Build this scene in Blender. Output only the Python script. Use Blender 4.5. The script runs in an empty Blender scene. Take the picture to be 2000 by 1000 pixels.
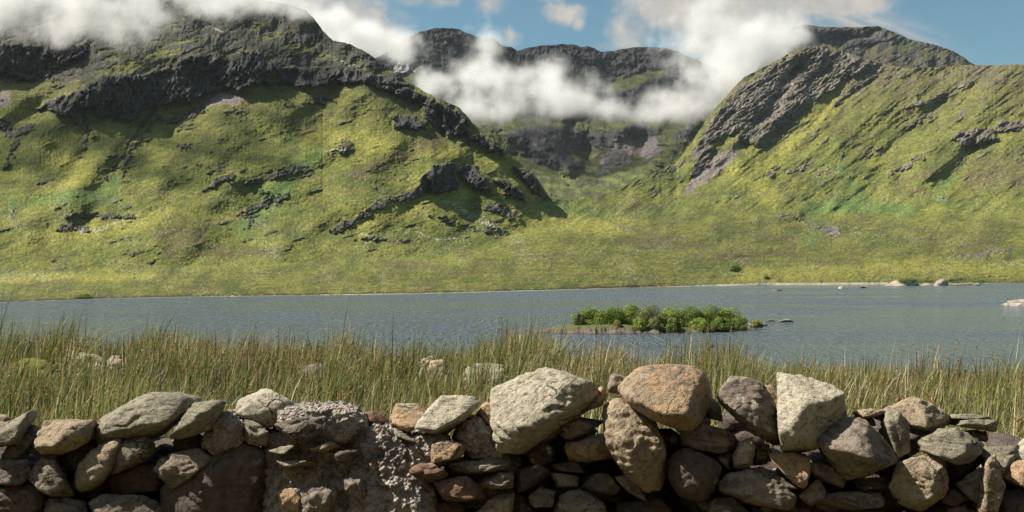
import bpy, bmesh, math, random
import numpy as np
from mathutils import Vector
random.seed(7); rng = np.random.default_rng(7)
sc = bpy.context.scene
C = sc.collection
# ------------------------------------------------------------ camera
F = 1900.0; HOR = 535.0; CZ = 8.0
cam = bpy.data.objects.new('camera', bpy.data.cameras.new('camera')); C.objects.link(cam)
cam.location = (0, 0, CZ); cam.rotation_euler = (math.radians(90), 0, 0)
cam.data.sensor_width = 36; cam.data.lens = F/2000*36; cam.data.shift_y = (HOR-500)/2000
cam.data.clip_start = 0.05; cam.data.clip_end = 60000
sc.camera = cam
# ------------------------------------------------------------ light
SUN = Vector((-0.63, 0.07, 0.77)).normalized()
sun = bpy.data.objects.new('sun', bpy.data.lights.new('sun', 'SUN')); C.objects.link(sun)
sun.rotation_euler = SUN.to_track_quat('Z', 'Y').to_euler()
sun.data.energy = 5.0; sun.data.angle = math.radians(0.5); sun.data.color = (1.0, 0.92, 0.80)
sc.view_settings.view_transform = 'Standard'; sc.view_settings.look = 'None'
sc.view_settings.gamma = 1.0; sc.view_settings.exposure = 0.86
sc.cycles.use_denoising = True; sc.cycles.denoiser = 'OPENIMAGEDENOISE'; sc.cycles.denoising_prefilter = 'NONE'; sc.cycles.denoising_input_passes = 'RGB_ALBEDO_NORMAL'
sc.cycles.sample_clamp_direct = 3.0
sc.cycles.max_bounces = 8; sc.cycles.diffuse_bounces = 2; sc.cycles.glossy_bounces = 2
sc.cycles.transparent_max_bounces = 8; sc.cycles.volume_bounces = 4
sc.cycles.sample_clamp_indirect = 4.0
sc.cycles.volume_step_rate = 1.0; sc.cycles.volume_max_steps = 512

def at(px, py, Y): return Vector(((px-1000)/F*Y, Y, CZ+(HOR-py)/F*Y))

# ------------------------------------------------------------ node helpers
class NT:
    def __init__(s, t): s.t = t
    def n(s, typ, **kw):
        nd = s.t.nodes.new(typ)
        for k, v in kw.items(): setattr(nd, k, v)
        return nd
    def lk(s, a, b): s.t.links.new(a, b)
    def setin(s, nd, i, v):
        if hasattr(v, 'is_output'): s.lk(v, nd.inputs[i])
        elif v is not None: nd.inputs[i].default_value = v
    def m(s, op, a, b=None, c=None, clamp=False):
        nd = s.n('ShaderNodeMath', operation=op); nd.use_clamp = clamp
        s.setin(nd, 0, a); s.setin(nd, 1, b)
        if c is not None: s.setin(nd, 2, c)
        return nd.outputs[0]
    def vm(s, op, a, b=None, out=0):
        nd = s.n('ShaderNodeVectorMath', operation=op)
        s.setin(nd, 0, a); s.setin(nd, 1, b)
        return nd.outputs[out]
    def noise(s, vec, scale, detail=4, rough=0.55, out=0, dist=0.0, lac=2.0):
        nd = s.n('ShaderNodeTexNoise'); nd.noise_dimensions = '3D'
        if vec is not None: s.lk(vec, nd.inputs['Vector'])
        s.setin(nd, 'Scale', scale); nd.inputs['Detail'].default_value = detail
        nd.inputs['Roughness'].default_value = rough; nd.inputs['Distortion'].default_value = dist
        nd.inputs['Lacunarity'].default_value = lac
        return nd.outputs[out]
    def ramp(s, f, lo, hi, a=0.0, b=1.0, smooth=True):
        nd = s.n('ShaderNodeMapRange'); nd.interpolation_type = 'SMOOTHSTEP' if smooth else 'LINEAR'
        s.setin(nd, 0, f)
        for i, v in ((1, lo), (2, hi), (3, a), (4, b)): nd.inputs[i].default_value = v
        return nd.outputs[0]
    def mix(s, f, a, b, mode='MIX'):
        nd = s.n('ShaderNodeMix', data_type='RGBA', blend_type=mode)
        s.setin(nd, 0, f)
        for i, v in ((6, a), (7, b)):
            s.setin(nd, i, v if hasattr(v, 'is_output') else (*v, 1.0))
        return nd.outputs[2]

def material(name):
    m = bpy.data.materials.new(name); m.use_nodes = True
    m.node_tree.nodes.clear(); t = NT(m.node_tree)
    out = t.n('ShaderNodeOutputMaterial')
    return m, t, out

# ------------------------------------------------------------ world
w = bpy.data.worlds.new('World'); sc.world = w; w.use_nodes = True
w.node_tree.nodes.clear(); t = NT(w.node_tree)
wo = t.n('ShaderNodeOutputWorld'); bg = t.n('ShaderNodeBackground'); t.lk(bg.outputs[0], wo.inputs[0])
sky = t.n('ShaderNodeTexSky', sky_type='NISHITA'); sky.sun_disc = False
sky.sun_elevation = math.asin(SUN.z); sky.sun_rotation = math.atan2(SUN.x, SUN.y)
sky.air_density = 1.0; sky.dust_density = 0.6; sky.ozone_density = 1.0
tc = t.n('ShaderNodeTexCoord').outputs['Generated']
sep = t.n('ShaderNodeSeparateXYZ'); t.lk(tc, sep.inputs[0])
yy = t.m('MAXIMUM', t.m('ABSOLUTE', sep.outputs[1]), 0.15)
u = t.m('DIVIDE', sep.outputs[0], yy); v = t.m('DIVIDE', sep.outputs[2], yy)
front = t.ramp(sep.outputs[1], 0.0, 0.2)
comb = t.n('ShaderNodeCombineXYZ'); t.lk(u, comb.inputs[0]); t.lk(v, comb.inputs[1])
uv = comb.outputs[0]
warp = t.vm('SCALE', t.vm('SUBTRACT', t.noise(uv, 9.0, 4, 0.6, out=1), (0.5, 0.5, 0.5)))
warp.node.inputs['Scale'].default_value = 0.05
uvw = t.vm('ADD', uv, warp)
nz = t.noise(uvw, 16.0, 8, 0.62)
SKYB = [(800, -10, 70, 22, .8), (880, 0, 60, 26, 1.), (960, 10, 45, 40, .9), (900, -40, 240, 30, .7),
        (1095, 18, 50, 28, 1.0), (1060, -12, 60, 22, .8), (1125, 38, 22, 16, .8), (1200, 20, 16, 14, .6),
        (1240, 60, 60, 60, .9), (1330, 0, 130, 90, 1.2), (1450, 50, 150, 80, 1.5), (1560, 10, 120, 50, 1.3), (1640, 45, 110, 30, .8), (1600, 5, 150, 45, 2.0),
        (1700, 40, 90, 18, .5), (1180, 88, 60, 14, .5), (990, 75, 22, 22, .7), (640, 40, 160, 80, 1.4), (720, 70, 90, 60, 1.1), (400, -30, 380, 90, 1.6), (840, 30, 60, 12, .3), (1480, 130, 60, 60, 1.2)]
acc = None
for (bx, by, rx, ry, a) in SKYB:
    nd = t.vm('SUBTRACT', uvw, ((bx-1000)/F, (HOR-by)/F, 0))
    nd = t.vm('MULTIPLY', nd, (F/rx, F/ry, 0))
    d = t.vm('LENGTH', nd, out=1)
    g = t.m('MULTIPLY', t.m('SUBTRACT', 1.35, d, clamp=True), a)
    acc = g if acc is None else t.m('MAXIMUM', acc, g)
body = t.ramp(t.m('ADD', acc, t.m('MULTIPLY', t.m('SUBTRACT', nz, 0.55), 2.2)), 0.12, 1.15)
# thin streaked veil at the right
su = t.vm('MULTIPLY', t.vm('SUBTRACT', uv, (0.345, 0.262, 0)), (1, 1, 1))
rot = t.n('ShaderNodeVectorRotate', rotation_type='Z_AXIS'); t.lk(su, rot.inputs[0]); rot.inputs['Angle'].default_value = math.radians(19)
vs = t.vm('MULTIPLY', rot.outputs[0], (2.2, 22, 1))
veil = t.m('SUBTRACT', 1.0, t.vm('LENGTH', t.vm('MULTIPLY', rot.outputs[0], (1/.15, 1/.035, 0)), out=1), clamp=True)
veil = t.m('MULTIPLY', t.m('MULTIPLY', t.ramp(veil, 0, .8), .95), t.ramp(t.noise(vs, 6, 4, .6), .25, .65))
cl = t.m('MAXIMUM', body, veil)
back = t.m('MULTIPLY', t.ramp(t.noise(tc, 3.2, 6, .6), .56, .74), t.m('SUBTRACT', 1.0, front))
cl = t.m('ADD', t.m('MULTIPLY', cl, front), back, clamp=True)
up = t.m('MULTIPLY', t.ramp(t.noise(t.vm('MULTIPLY', uv, (1, .6, 1)), 2.4, 5, .6), .46, .66), t.ramp(v, .33, .6))
cl = t.m('MAXIMUM', cl, t.m('MULTIPLY', up, .45))
tone = t.mix(t.ramp(nz, .35, .7), (4.6, 4.6, 4.5), (6.6, 6.2, 5.5))
skyc = t.mix(1.0, sky.outputs[0], (0.74, 1.0, 0.93), 'MULTIPLY')
colr = t.mix(cl, skyc, tone)
t.lk(colr, bg.inputs[0]); bg.inputs[1].default_value = 0.055

# ------------------------------------------------------------ numpy noise
def _h(ix, iy, iz, s):
    h = (ix*374761393 + iy*668265263 + iz*2147483647*3 + s*974634777) & 0xffffffff
    h = ((h ^ (h >> 13)) * 1274126177) & 0xffffffff
    h = ((h ^ (h >> 16)) * 2246822519) & 0xffffffff
    return h ^ (h >> 15)
_G = rng.normal(size=(256, 3)); _G /= np.linalg.norm(_G, axis=1)[:, None]; _G = _G.astype(np.float32)
def pn2(x, y, s=0):
    x0 = np.floor(x).astype(np.int64); y0 = np.floor(y).astype(np.int64)
    fx = (x-x0).astype(np.float32); fy = (y-y0).astype(np.float32)
    u = fx*fx*fx*(fx*(fx*6-15)+10); v = fy*fy*fy*(fy*(fy*6-15)+10)
    def g(i, j):
        k = _h(x0+i, y0+j, 0, s) & 255
        return _G[k, 0]*(fx-i) + _G[k, 1]*(fy-j)
    a = g(0, 0); b = g(1, 0); c = g(0, 1); d = g(1, 1)
    return ((a+(b-a)*u)*(1-v) + (c+(d-c)*u)*v)*1.8
def fbm(x, y, o=4, s=0, gain=.5, ridged=False):
    r = 0; a = 1.0; tot = 0
    for i in range(o):
        n = pn2(x, y, s+i*17)
        if ridged: n = 1-2*np.abs(n)
        r = r + a*n; tot += a; a *= gain; x = x*2.03+3.1; y = y*2.03-1.7
    return r/tot
def pn3(p, s=0):
    i0 = np.floor(p).astype(np.int64); f = (p-i0).astype(np.float32)
    u = f*f*f*(f*(f*6-15)+10); r = 0
    for i in (0, 1):
        for j in (0, 1):
            for k in (0, 1):
                q = _h(i0[:, 0]+i, i0[:, 1]+j, i0[:, 2]+k, s) & 255
                d = (f - np.array((i, j, k), np.float32))
                wgt = (u[:, 0] if i else 1-u[:, 0])*(u[:, 1] if j else 1-u[:, 1])*(u[:, 2] if k else 1-u[:, 2])
                r = r + wgt*(_G[q]*d).sum(1)
    return r*1.6
def fbm3(p, o=4, s=0, gain=.5, ridged=False):
    r = 0; a = 1.0; tot = 0
    for i in range(o):
        n = pn3(p, s+i*13)
        if ridged: n = 1-2*np.abs(n)
        r = r+a*n; tot += a; a *= gain; p = p*2.03+1.7
    return r/tot
def worley3(p, s=0):
    i0 = np.floor(p).astype(np.int64); best = np.full(len(p), 9.0)
    for i in (-1, 0, 1):
        for j in (-1, 0, 1):
            for k in (-1, 0, 1):
                c = i0+np.array((i, j, k)); h = _h(c[:, 0], c[:, 1], c[:, 2], s)
                o = np.stack([(h & 1023)/1023., ((h >> 10) & 1023)/1023., ((h >> 20) & 1023)/1023.], 1)
                best = np.minimum(best, np.linalg.norm(c+o-p, axis=1))
    return best
def sst(x, a, b):
    q = np.clip((x-a)/(b-a), 0, 1); return q*q*(3-2*q)
def curve(pts):
    xs, ys = zip(*pts); return lambda x: np.interp(x, xs, ys)
def stroke(X, Yp, pts, w):
    """1 on the polyline falling to 0 at distance w (w may be per-point)"""
    out = np.zeros(X.shape, np.float32)
    ws = w if isinstance(w, (list, tuple)) else [w]*len(pts)
    mw = max(ws); xs = [p[0] for p in pts]; ys = [p[1] for p in pts]
    sel = (X > min(xs)-mw) & (X < max(xs)+mw) & (Yp > min(ys)-mw) & (Yp < max(ys)+mw)
    x = X[sel]; y = Yp[sel]; best = np.zeros(x.shape)
    for (a, b, wa, wb) in zip(pts[:-1], pts[1:], ws[:-1], ws[1:]):
        dx = b[0]-a[0]; dy = b[1]-a[1]; L = dx*dx+dy*dy+1e-9
        q = np.clip(((x-a[0])*dx+(y-a[1])*dy)/L, 0, 1)
        d = np.hypot(x-a[0]-q*dx, y-a[1]-q*dy)
        best = np.maximum(best, 1-d/(wa+(wb-wa)*q))
    out[sel] = np.clip(best, 0, 1); return out
def poly(X, Yp, pts, soft=8):
    """1 inside, 0 outside, soft edge"""
    out = np.zeros(X.shape, np.float32)
    xs = [p[0] for p in pts]; ys = [p[1] for p in pts]
    sel = (X > min(xs)-soft) & (X < max(xs)+soft) & (Yp > min(ys)-soft) & (Yp < max(ys)+soft)
    x = X[sel]; y = Yp[sel]; ins = np.zeros(x.shape, bool); dd = np.full(x.shape, 1e9)
    for a, b in zip(pts, pts[1:]+pts[:1]):
        dx = b[0]-a[0]; dy = b[1]-a[1]; L = dx*dx+dy*dy+1e-9
        q = np.clip(((x-a[0])*dx+(y-a[1])*dy)/L, 0, 1)
        dd = np.minimum(dd, np.hypot(x-a[0]-q*dx, y-a[1]-q*dy))
        if abs(dy) > 1e-9:
            c = ((a[1] > y) != (b[1] > y)) & (x < dx*(y-a[1])/dy+a[0]); ins ^= c
    sd = np.where(ins, dd, -dd); out[sel] = sst(sd, -soft, soft); return out

# ------------------------------------------------------------ mesh helpers
def np_mesh(name, V, quads=None, tris=None, mat=None, col=None, smooth=True, parent=None, link=True):
    me = bpy.data.meshes.new(name)
    nq = 0 if quads is None else len(quads); nt = 0 if tris is None else len(tris)
    me.vertices.add(len(V)); me.vertices.foreach_set('co', np.asarray(V, np.float32).ravel())
    li = []; ls = []; tot = 0
    if nq: li.append(np.asarray(quads, np.int32).ravel()); ls.append(np.arange(nq, dtype=np.int32)*4); tot = nq*4
    if nt: li.append(np.asarray(tris, np.int32).ravel()); ls.append(tot+np.arange(nt, dtype=np.int32)*3)
    li = np.concatenate(li); me.loops.add(len(li)); me.loops.foreach_set('vertex_index', li)
    me.polygons.add(nq+nt); me.polygons.foreach_set('loop_start', np.concatenate(ls))
    me.polygons.foreach_set('use_smooth', np.full(nq+nt, smooth))
    me.update(calc_edges=True)
    if col is not None:
        ca = me.color_attributes.new('col', 'FLOAT_COLOR', 'POINT')
        c4 = np.ones((len(V), 4), np.float32); c4[:, :col.shape[1]] = col
        ca.data.foreach_set('color', c4.ravel())
    o = bpy.data.objects.new(name, me)
    if mat: me.materials.append(mat)
    if parent: o.parent = parent
    if link: C.objects.link(o)
    return o
def grid_quads(nr, nc):
    i = np.arange((nr-1)*(nc-1)); r = i//(nc-1); c = i % (nc-1); a = r*nc+c
    return np.stack([a, a+1, a+nc+1, a+nc], 1)
def tag(o, label=None, cat=None, group=None, kind=None):
    if label: o['label'] = label
    if cat: o['category'] = cat
    if group: o['group'] = group
    if kind: o['kind'] = kind
    return o
def empty(name, loc):
    o = bpy.data.objects.new(name, None); o.location = loc; o.empty_display_size = .1; C.objects.link(o); return o
def recenter(o, loc, absolute=True):
    """put the object's origin at loc keeping its world shape (unparented use)"""
    me = o.data; n = len(me.vertices); co = np.empty(n*3, np.float32); me.vertices.foreach_get('co', co)
    co = co.reshape(-1, 3)-np.array(loc, np.float32); me.vertices.foreach_set('co', co.ravel()); o.location = loc
    me.update()

# ------------------------------------------------------------ terrain material
def terrain_mat(name, detail_scale):
    m, t, out = material(name)
    b = t.n('ShaderNodeBsdfPrincipled'); t.lk(b.outputs[0], out.inputs[0])
    at_ = t.n('ShaderNodeVertexColor', layer_name='col')
    geo = t.n('ShaderNodeNewGeometry').outputs['Position']
    n1 = t.noise(geo, detail_scale, 5, .65)
    n2 = t.noise(geo, detail_scale*.22, 3, .6)
    k = t.m('MULTIPLY', t.ramp(n1, .25, .75, .72, 1.28, False), t.ramp(n2, .3, .7, .86, 1.14, False))
    vmx = t.vm('SCALE', at_.outputs['Color']); t.lk(k, vmx.node.inputs['Scale'])
    t.lk(vmx, b.inputs['Base Color']); b.inputs['Roughness'].default_value = .95
    b.inputs['Specular IOR Level'].default_value = .1
    bp = t.n('ShaderNodeBump'); bp.inputs['Strength'].default_value = .8; bp.inputs['Distance'].default_value = .8/detail_scale*.5
    t.lk(n1, bp.inputs['Height']); t.lk(bp.outputs[0], b.inputs['Normal'])
    return m
M_HILL = terrain_mat('hill_turf_and_rock', .35)
M_FAR = terrain_mat('mountain_rock', .12)

# albedo palette
GR1 = np.array((.120, .128, .034)); GR2 = np.array((.070, .084, .024)); GRY = np.array((.185, .175, .044))
GRV = np.array((.072, .125, .040)); HEA = np.array((.085, .066, .040)); RCK = np.array((.042, .041, .048))
RCL = np.array((.34, .32, .29)); SCR = np.array((.125, .105, .110)); DRK = np.array((.035, .038, .026))
def lerp(a, b, t): return a+(b-a)*t[..., None]

# ------------------------------------------------------------ main hills
def build_hills():
    st = 1.25
    px = np.arange(-320, 2321, st); NR = 430
    shore = curve([(-320, 604), (0, 591.5), (100, 588), (250, 583), (400, 580), (700, 576), (900, 572), (1100, 566.5), (1300, 560.5), (1500, 557.5), (1740, 556), (2000, 553.5), (2320, 551)])
    apr = curve([(-320, 550), (0, 548), (600, 532), (800, 520), (1000, 478), (1073, 455), (1200, 440), (1400, 420), (1700, 432), (2000, 425), (2320, 430)])
    aY = curve([(-320, 640), (0, 700), (600, 800), (800, 860), (1000, 1000), (1073, 1080), (1200, 1220), (1350, 1450), (1600, 1600), (1900, 1500), (2320, 1350)])
    rid = curve([(-320, -30), (0, -45), (250, -32), (400, -14), (500, -2), (560, 8), (577, 12), (597, 20), (612, 34), (630, 60), (650, 79), (685, 86), (720, 105), (755, 130), (790, 157), (818, 172), (860, 196),
                 (895, 208), (912, 226), (923, 240), (947, 262), (975, 281), (1000, 308), (1021, 322), (1036, 334), (1049, 349), (1063, 369), (1074, 386), (1110, 392), (1150, 388), (1185, 378), (1215, 366),
                 (1240, 353), (1290, 332), (1321, 318), (1352, 276), (1384, 227), (1405, 203), (1440, 164), (1454, 150), (1489, 133), (1517, 119), (1545, 101), (1575, 92), (1604, 87), (1629, 93), (1650, 101),
                 (1713, 122), (1755, 131), (1825, 132), (1870, 127), (1909, 127), (1947, 128), (1982, 125), (2030, 128), (2150, 110), (2320, 120)])
    rY = curve([(-320, 1180), (0, 1243), (600, 1356), (650, 1300), (800, 1242), (1000, 1216), (1073, 1250), (1120, 1310), (1180, 1430), (1240, 1600), (1350, 1960), (1450, 2280), (1600, 2445), (1900, 2340), (2320, 2100)])
    def smo(A, k=61):
        for _ in range(2): A = np.convolve(np.pad(A, (k//2, k//2), mode='edge'), np.ones(k)/k, 'valid')
        return A
    s = shore(px)+.5*fbm(px/40, px*0, 3, 5)+1.2; a = smo(apr(px)); r = rid(px); r = r+fbm(px/22, px*0+9, 4, 3, .6)*np.where((px > 1080) & (px < 1200), .8, 3.0)
    Ys = CZ*F/(shore(px)-HOR); Ya = smo(aY(px)); Yr = smo(rY(px), 41)
    T = np.linspace(0, 1, NR)[:, None]
    PY = s[None]+(r-s)[None]*T; PX = np.broadcast_to(px[None], PY.shape).copy()
    # domain-warped coordinates for the natural edges
    wx = PX+fbm(PX/30, PY/22, 4, 11, .6)*13; wy = PY+fbm(PX/30, PY/22, 4, 51, .6)*9
    dirL = PY+.22*PX                                     # strike of the beds on the left hill (rise to the right)
    # ---- zones
    R = np.zeros(PX.shape, np.float32)                   # rock, macro
    for p, s_ in [
        ([(-60, 84), (30, 82), (90, 90), (165, 84), (175, 100), (150, 118), (118, 128), (95, 150), (60, 160), (25, 150), (-60, 150)], 7),
        ([(-300, 90), (-60, 80), (-60, 170), (-200, 190), (-320, 150)], 8),
        ([(68, 210), (100, 196), (160, 175), (200, 145), (232, 142), (262, 152), (300, 138), (338, 132), (352, 112), (400, 106), (425, 99), (446, 116), (475, 98), (510, 100), (520, 118), (552, 130), (600, 132), (650, 130), (700, 138), (740, 148), (800, 168), (770, 170), (705, 158), (660, 164), (620, 172), (580, 168), (560, 163), (520, 170), (492, 165), (472, 180), (440, 172), (400, 186), (370, 200), (330, 208), (292, 210), (262, 232), (235, 238), (215, 226), (195, 232), (180, 222), (160, 214), (140, 229), (110, 222)], 5),
        ([(765, 224), (800, 226), (830, 240), (832, 256), (800, 250), (770, 250)], 6),
        ([(828, 206), (862, 212), (898, 218), (916, 240), (905, 262), (880, 268), (852, 246), (828, 236)], 6),
        ([(905, 250), (940, 264), (975, 285), (985, 300), (960, 296), (920, 275)], 5),
        ([(700, 158), (800, 172), (870, 208), (905, 222), (880, 226), (830, 205), (760, 178)], 4),
        ([(822, 348), (845, 322), (880, 316), (893, 340), (895, 372), (860, 378), (835, 370), (822, 376)], 5),
        ([(892, 322), (925, 322), (950, 350), (960, 377), (935, 372), (905, 352)], 5),
        ([(965, 352), (990, 352), (1028, 382), (1025, 393), (990, 378)], 4),
        ([(1003, 326), (1030, 330), (1050, 350), (1072, 386), (1050, 384), (1025, 356)], 4),
        ([(1545, 104), (1604, 90), (1650, 103), (1713, 124), (1700, 140), (1660, 150), (1622, 175), (1590, 197), (1560, 225), (1520, 250), (1488, 280), (1460, 286), (1440, 276), (1450, 250), (1420, 262), (1400, 280), (1385, 320), (1362, 340), (1345, 350), (1352, 300), (1375, 255), (1402, 215), (1440, 172), (1490, 140)], 7),
        ([(1947, 236), (2010, 236), (2080, 240), (2080, 262), (2000, 256), (1950, 258)], 5),
        ([(1860, 262), (1900, 250), (1945, 255), (1947, 272), (1905, 280), (1870, 288)], 5),
        ([(1600, 440), (1640, 440), (1645, 460), (1615, 462)], 4)]:
        R = np.maximum(R, poly(wx, wy, p, s_))
    RS = np.zeros(PX.shape, np.float32)
    for p, w_, k in [
        ([(650, 452), (700, 425), (722, 412), (760, 392), (795, 386), (830, 372)], [10, 9, 13, 10, 12, 14], 1),
        ([(130, 422), (160, 418), (200, 421), (262, 424)], [8, 9, 7, 5], 1), ([(112, 447), (140, 440), (168, 444)], [7, 12, 8], 1),
        ([(395, 372), (430, 352), (452, 344)], [7, 12, 8], .8), ([(480, 358), (540, 340), (600, 330)], [6, 14, 14], .8),
        ([(470, 420), (510, 400), (545, 388), (562, 378)], [10, 14, 16, 10], .75), ([(480, 445), (490, 430)], [8, 10], .7),
        ([(330, 235), (365, 228), (395, 215)], [8, 14, 8], .85), ([(350, 290), (372, 284)], [8, 10], .8), ([(640, 297), (690, 295)], [9, 9], .7),
        ([(0, 235), (25, 262), (60, 248)], [14, 18, 14], .8), ([(20, 300), (30, 280)], [10, 12], .8), ([(5, 330), (25, 300)], [5, 8], .6),
        ([(620, 190), (650, 196), (560, 205)], [5, 8, 5], .6), ([(947, 408), (975, 405), (1000, 425)], [8, 14, 9], .85),
        ([(930, 448), (960, 446), (990, 452)], [8, 12, 8], .7), ([(840, 420), (880, 430), (930, 445)], [6, 9, 10], .55), ([(690, 470), (720, 465), (780, 470)], [8, 12, 8], .5),
        ([(165, 224), (168, 250), (162, 288)], [8, 8, 5], .95), ([(300, 216), (250, 280), (208, 350)], [5, 7, 5], .7), ([(312, 222), (262, 285), (236, 345)], [6, 8, 5], .75),
        ([(1755, 131), (1713, 138), (1690, 160), (1650, 188), (1628, 205)], [5, 11, 8, 9, 5], 1), ([(1680, 170), (1635, 195)], [6, 8], .7),
        ([(1900, 158), (1860, 175), (1810, 200), (1760, 212)], [5, 8, 9, 6], .8), ([(1810, 220), (1775, 248), (1770, 255)], [6, 8, 5], .75),
        ([(1560, 242), (1530, 262), (1505, 282)], [4, 6, 4], .9), ([(1575, 190), (1600, 180), (1540, 230)], [6, 8, 6], .6),
        ([(1500, 340), (1515, 330), (1522, 325)], [7, 9, 6], .8), ([(1535, 335), (1570, 328), (1590, 315)], [7, 8, 6], .8), ([(1600, 340), (1632, 325), (1650, 300)], [4, 7, 6], .7),
        ([(1735, 345), (1770, 325), (1800, 305)], [6, 12, 7], .75), ([(1870, 320), (1888, 305)], [5, 7], .8), ([(1680, 310), (1700, 300), (1720, 285)], [5, 8, 6], .6),
        ([(1310, 332), (1330, 322), (1345, 312)], [6, 8, 6], .8), ([(1300, 350), (1345, 342)], [3, 4], .5), ([(1275, 345), (1310, 325)], [4, 5], .6),
        ([(1520, 420), (1545, 418), (1580, 440), (1612, 448)], [6, 7, 6, 6], .6), ([(1440, 505), (1475, 498)], [5, 6], .55), ([(1870, 498), (1910, 503), (1940, 492), (1975, 485)], [6, 8, 6, 8], .7),
        ([(1420, 528), (1435, 520)], [5, 8], .5), ([(1270, 458), (1300, 462), (1370, 470)], [5, 8, 5], .4)]:
        RS = np.maximum(RS, stroke(wx, wy, p, [q_*1.15 for q_ in w_])*1.25*k)
    RP = R.copy(); R = np.clip(np.maximum(R, RS*.95), 0, 1)
    left = sst(PX, 1150, 1000); right = 1-left
    high = sst(PY, 165, 95)*left                          # rocky upper ground of the left mountain
    # procedural outcrops following the strike
    oc1 = fbm((PX+.3*PY)/46, (PY+.28*PX)/12, 5, 21, .6)
    c_, s_ = math.cos(math.radians(-36)), math.sin(math.radians(-36))
    U = PX*c_+PY*s_; V = -PX*s_+PY*c_
    oc2 = fbm(U/44, V/8.5, 5, 31, .6)
    oc3 = fbm(PX/60, PY/6, 5, 41, .6)
    flat = sst(PY-a[None], -25, 25)                       # 1 on the apron
    oc = (oc1*left+oc2*right)*(1-flat)+oc3*flat
    patch = fbm(PX/150, PY/90, 3, 61)
    O = sst(oc+.25*patch+.22*high+.12*right*sst(PY, 350, 150)-.06*flat, .25, .46)*(1-.7*flat)
    macro = np.maximum(RP, np.clip(RS, 0, 1)*.6)
    rn = fbm(PX/16, PY/16, 4, 71, .65)
    brk = fbm((PX+.3*PY)/9, (PY+.3*PX)/5, 4, 73, .65)*left+fbm(U/14, V/4.5, 4, 74, .65)*right
    R = np.clip(sst(R+.42*rn+.7*brk*(1-.3*RP)+.45*fbm((PX+.3*PY)/34, (PY+.2*PX)/12, 4, 72, .6)-.12*(R < .99), .34, .60), 0, 1)
    Rm = R.copy(); R = np.maximum(R, O*.8)
    up_ = left*sst(PY+14*rn, 178, 150)*sst(fbm(PX/40, (PY+.25*PX)/14, 5, 143, .62)+.15*patch, -.22, .0); R = np.maximum(R, up_*.9*(1-poly(wx, wy, [(190, 150), (300, 95), (360, 78), (420, 72), (390, 95), (330, 118), (250, 140)], 8)))
    R = np.maximum(R, right*sst(PY+14*rn, 180, 130)*sst(fbm(U/50, V/9, 5, 144, .62), .0, .22)*.8)
    R = np.maximum(R, high*sst(fbm(PX/50, (PY+.2*PX)/17, 5, 77, .6), -.12, .18)*.95)
    Rr = np.maximum(Rm*(1-.5*np.clip(RS-RP, 0, 1)), R*.55)
    # ---- depth
    tt = np.clip((s[None]-PY)/(s-a)[None], 0, 1); th = np.clip((a[None]-PY)/(a-r)[None], 0, 1)
    zs = -.3
    def blur(A, k):
        pad = np.pad(A, ((0, 0), (k//2, k//2)), mode='edge')
        cs = np.cumsum(pad, axis=1); cs = np.concatenate([np.zeros((A.shape[0], 1)), cs], 1); return (cs[:, k:]-cs[:, :-k])/k
    wst = sst(a[None]-PY, -28, 28)                        # gentle shore ground passing into the steep slope
    Af = (Ya-Ys)[None]*(tt**1.5); dA = np.diff(Af, axis=0, prepend=Af[:1])
    dlast = ((Ya-Ys)*1.5/np.maximum(s-a, 1))[None]*((s-r)/NR)[None]
    dA = np.where(PY > a[None], dA, dlast)*(1-wst)
    rate = blur(blur(1-.80*macro*(1-.5*right), 21), 51)*wst
    YA = Ys[None]+np.cumsum(dA, 0); cum = np.cumsum(rate, 0)
    Y = YA+(Yr[None]-YA[-1:])*cum/np.maximum(cum[-1:], 1e-6)
    # macro relief (fractions of the distance)
    D = np.zeros(PX.shape)
    for p, w_, k in [
        ([(300, 216), (250, 280), (205, 360), (170, 430)], [16, 26, 30, 24], .005), ([(165, 215), (165, 290), (120, 360)], [14, 18, 26], .005),
        ([(640, 190), (590, 280), (520, 390), (430, 470)], [40, 60, 85, 60], .008), ([(0, 330), (40, 250), (70, 215)], [60, 44, 30], .010),
        ([(1290, 400), (1180, 370), (1100, 380)], [60, 50, 30], .02), ([(1600, 400), (1620, 450), (1500, 500), (1400, 540)], [40, 40, 40, 30], .012),
        ([(1840, 200), (1740, 300), (1700, 380)], [20, 30, 30], .010), ([(1560, 130), (1500, 220), (1440, 300), (1400, 360)], [12, 20, 22, 30], .012), ([(1900, 290), (1850, 350), (1800, 400)], [20, 30, 30], .01)]:
        q = stroke(PX+(wx-PX)*.6, PY+(wy-PY)*.6, p, w_); D += k*q*q*(3-2*q)
    for p, w_, k in [
        ([(480, 190), (390, 330), (320, 450)], [90, 130, 120], .022), ([(720, 170), (780, 250), (840, 320), (860, 400)], [60, 80, 90, 80], .03), ([(110, 240), (60, 330), (30, 420)], [40, 60, 60], .007),
        ([(240, 240), (190, 320), (130, 400)], [26, 40, 40], .005), ([(1780, 150), (1650, 260), (1560, 350)], [50, 70, 60], .012), ([(1960, 140), (1880, 260), (1800, 340)], [50, 70, 50], .012),
        ([(1560, 190), (1480, 270)], [30, 30], .012), ([(1860, 492), (1910, 480), (1960, 494)], [20, 30, 20], .02), ([(1200, 462), (1300, 458), (1400, 468)], [14, 16, 12], .02), ([(1480, 425), (1560, 420)], [16, 14], .02), ([(1250, 500), (1400, 495), (1500, 488)], [12, 14, 12], .018), ([(700, 520), (850, 512), (1000, 505)], [12, 16, 12], .02), ([(200, 540), (330, 530)], [14, 14], .015), ([(1650, 480), (1800, 470)], [40, 40], .02)]:
        q = stroke(PX, PY, p, w_); D -= k*q*q*(3-2*q)
    amp = 1-.55*flat
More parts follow.
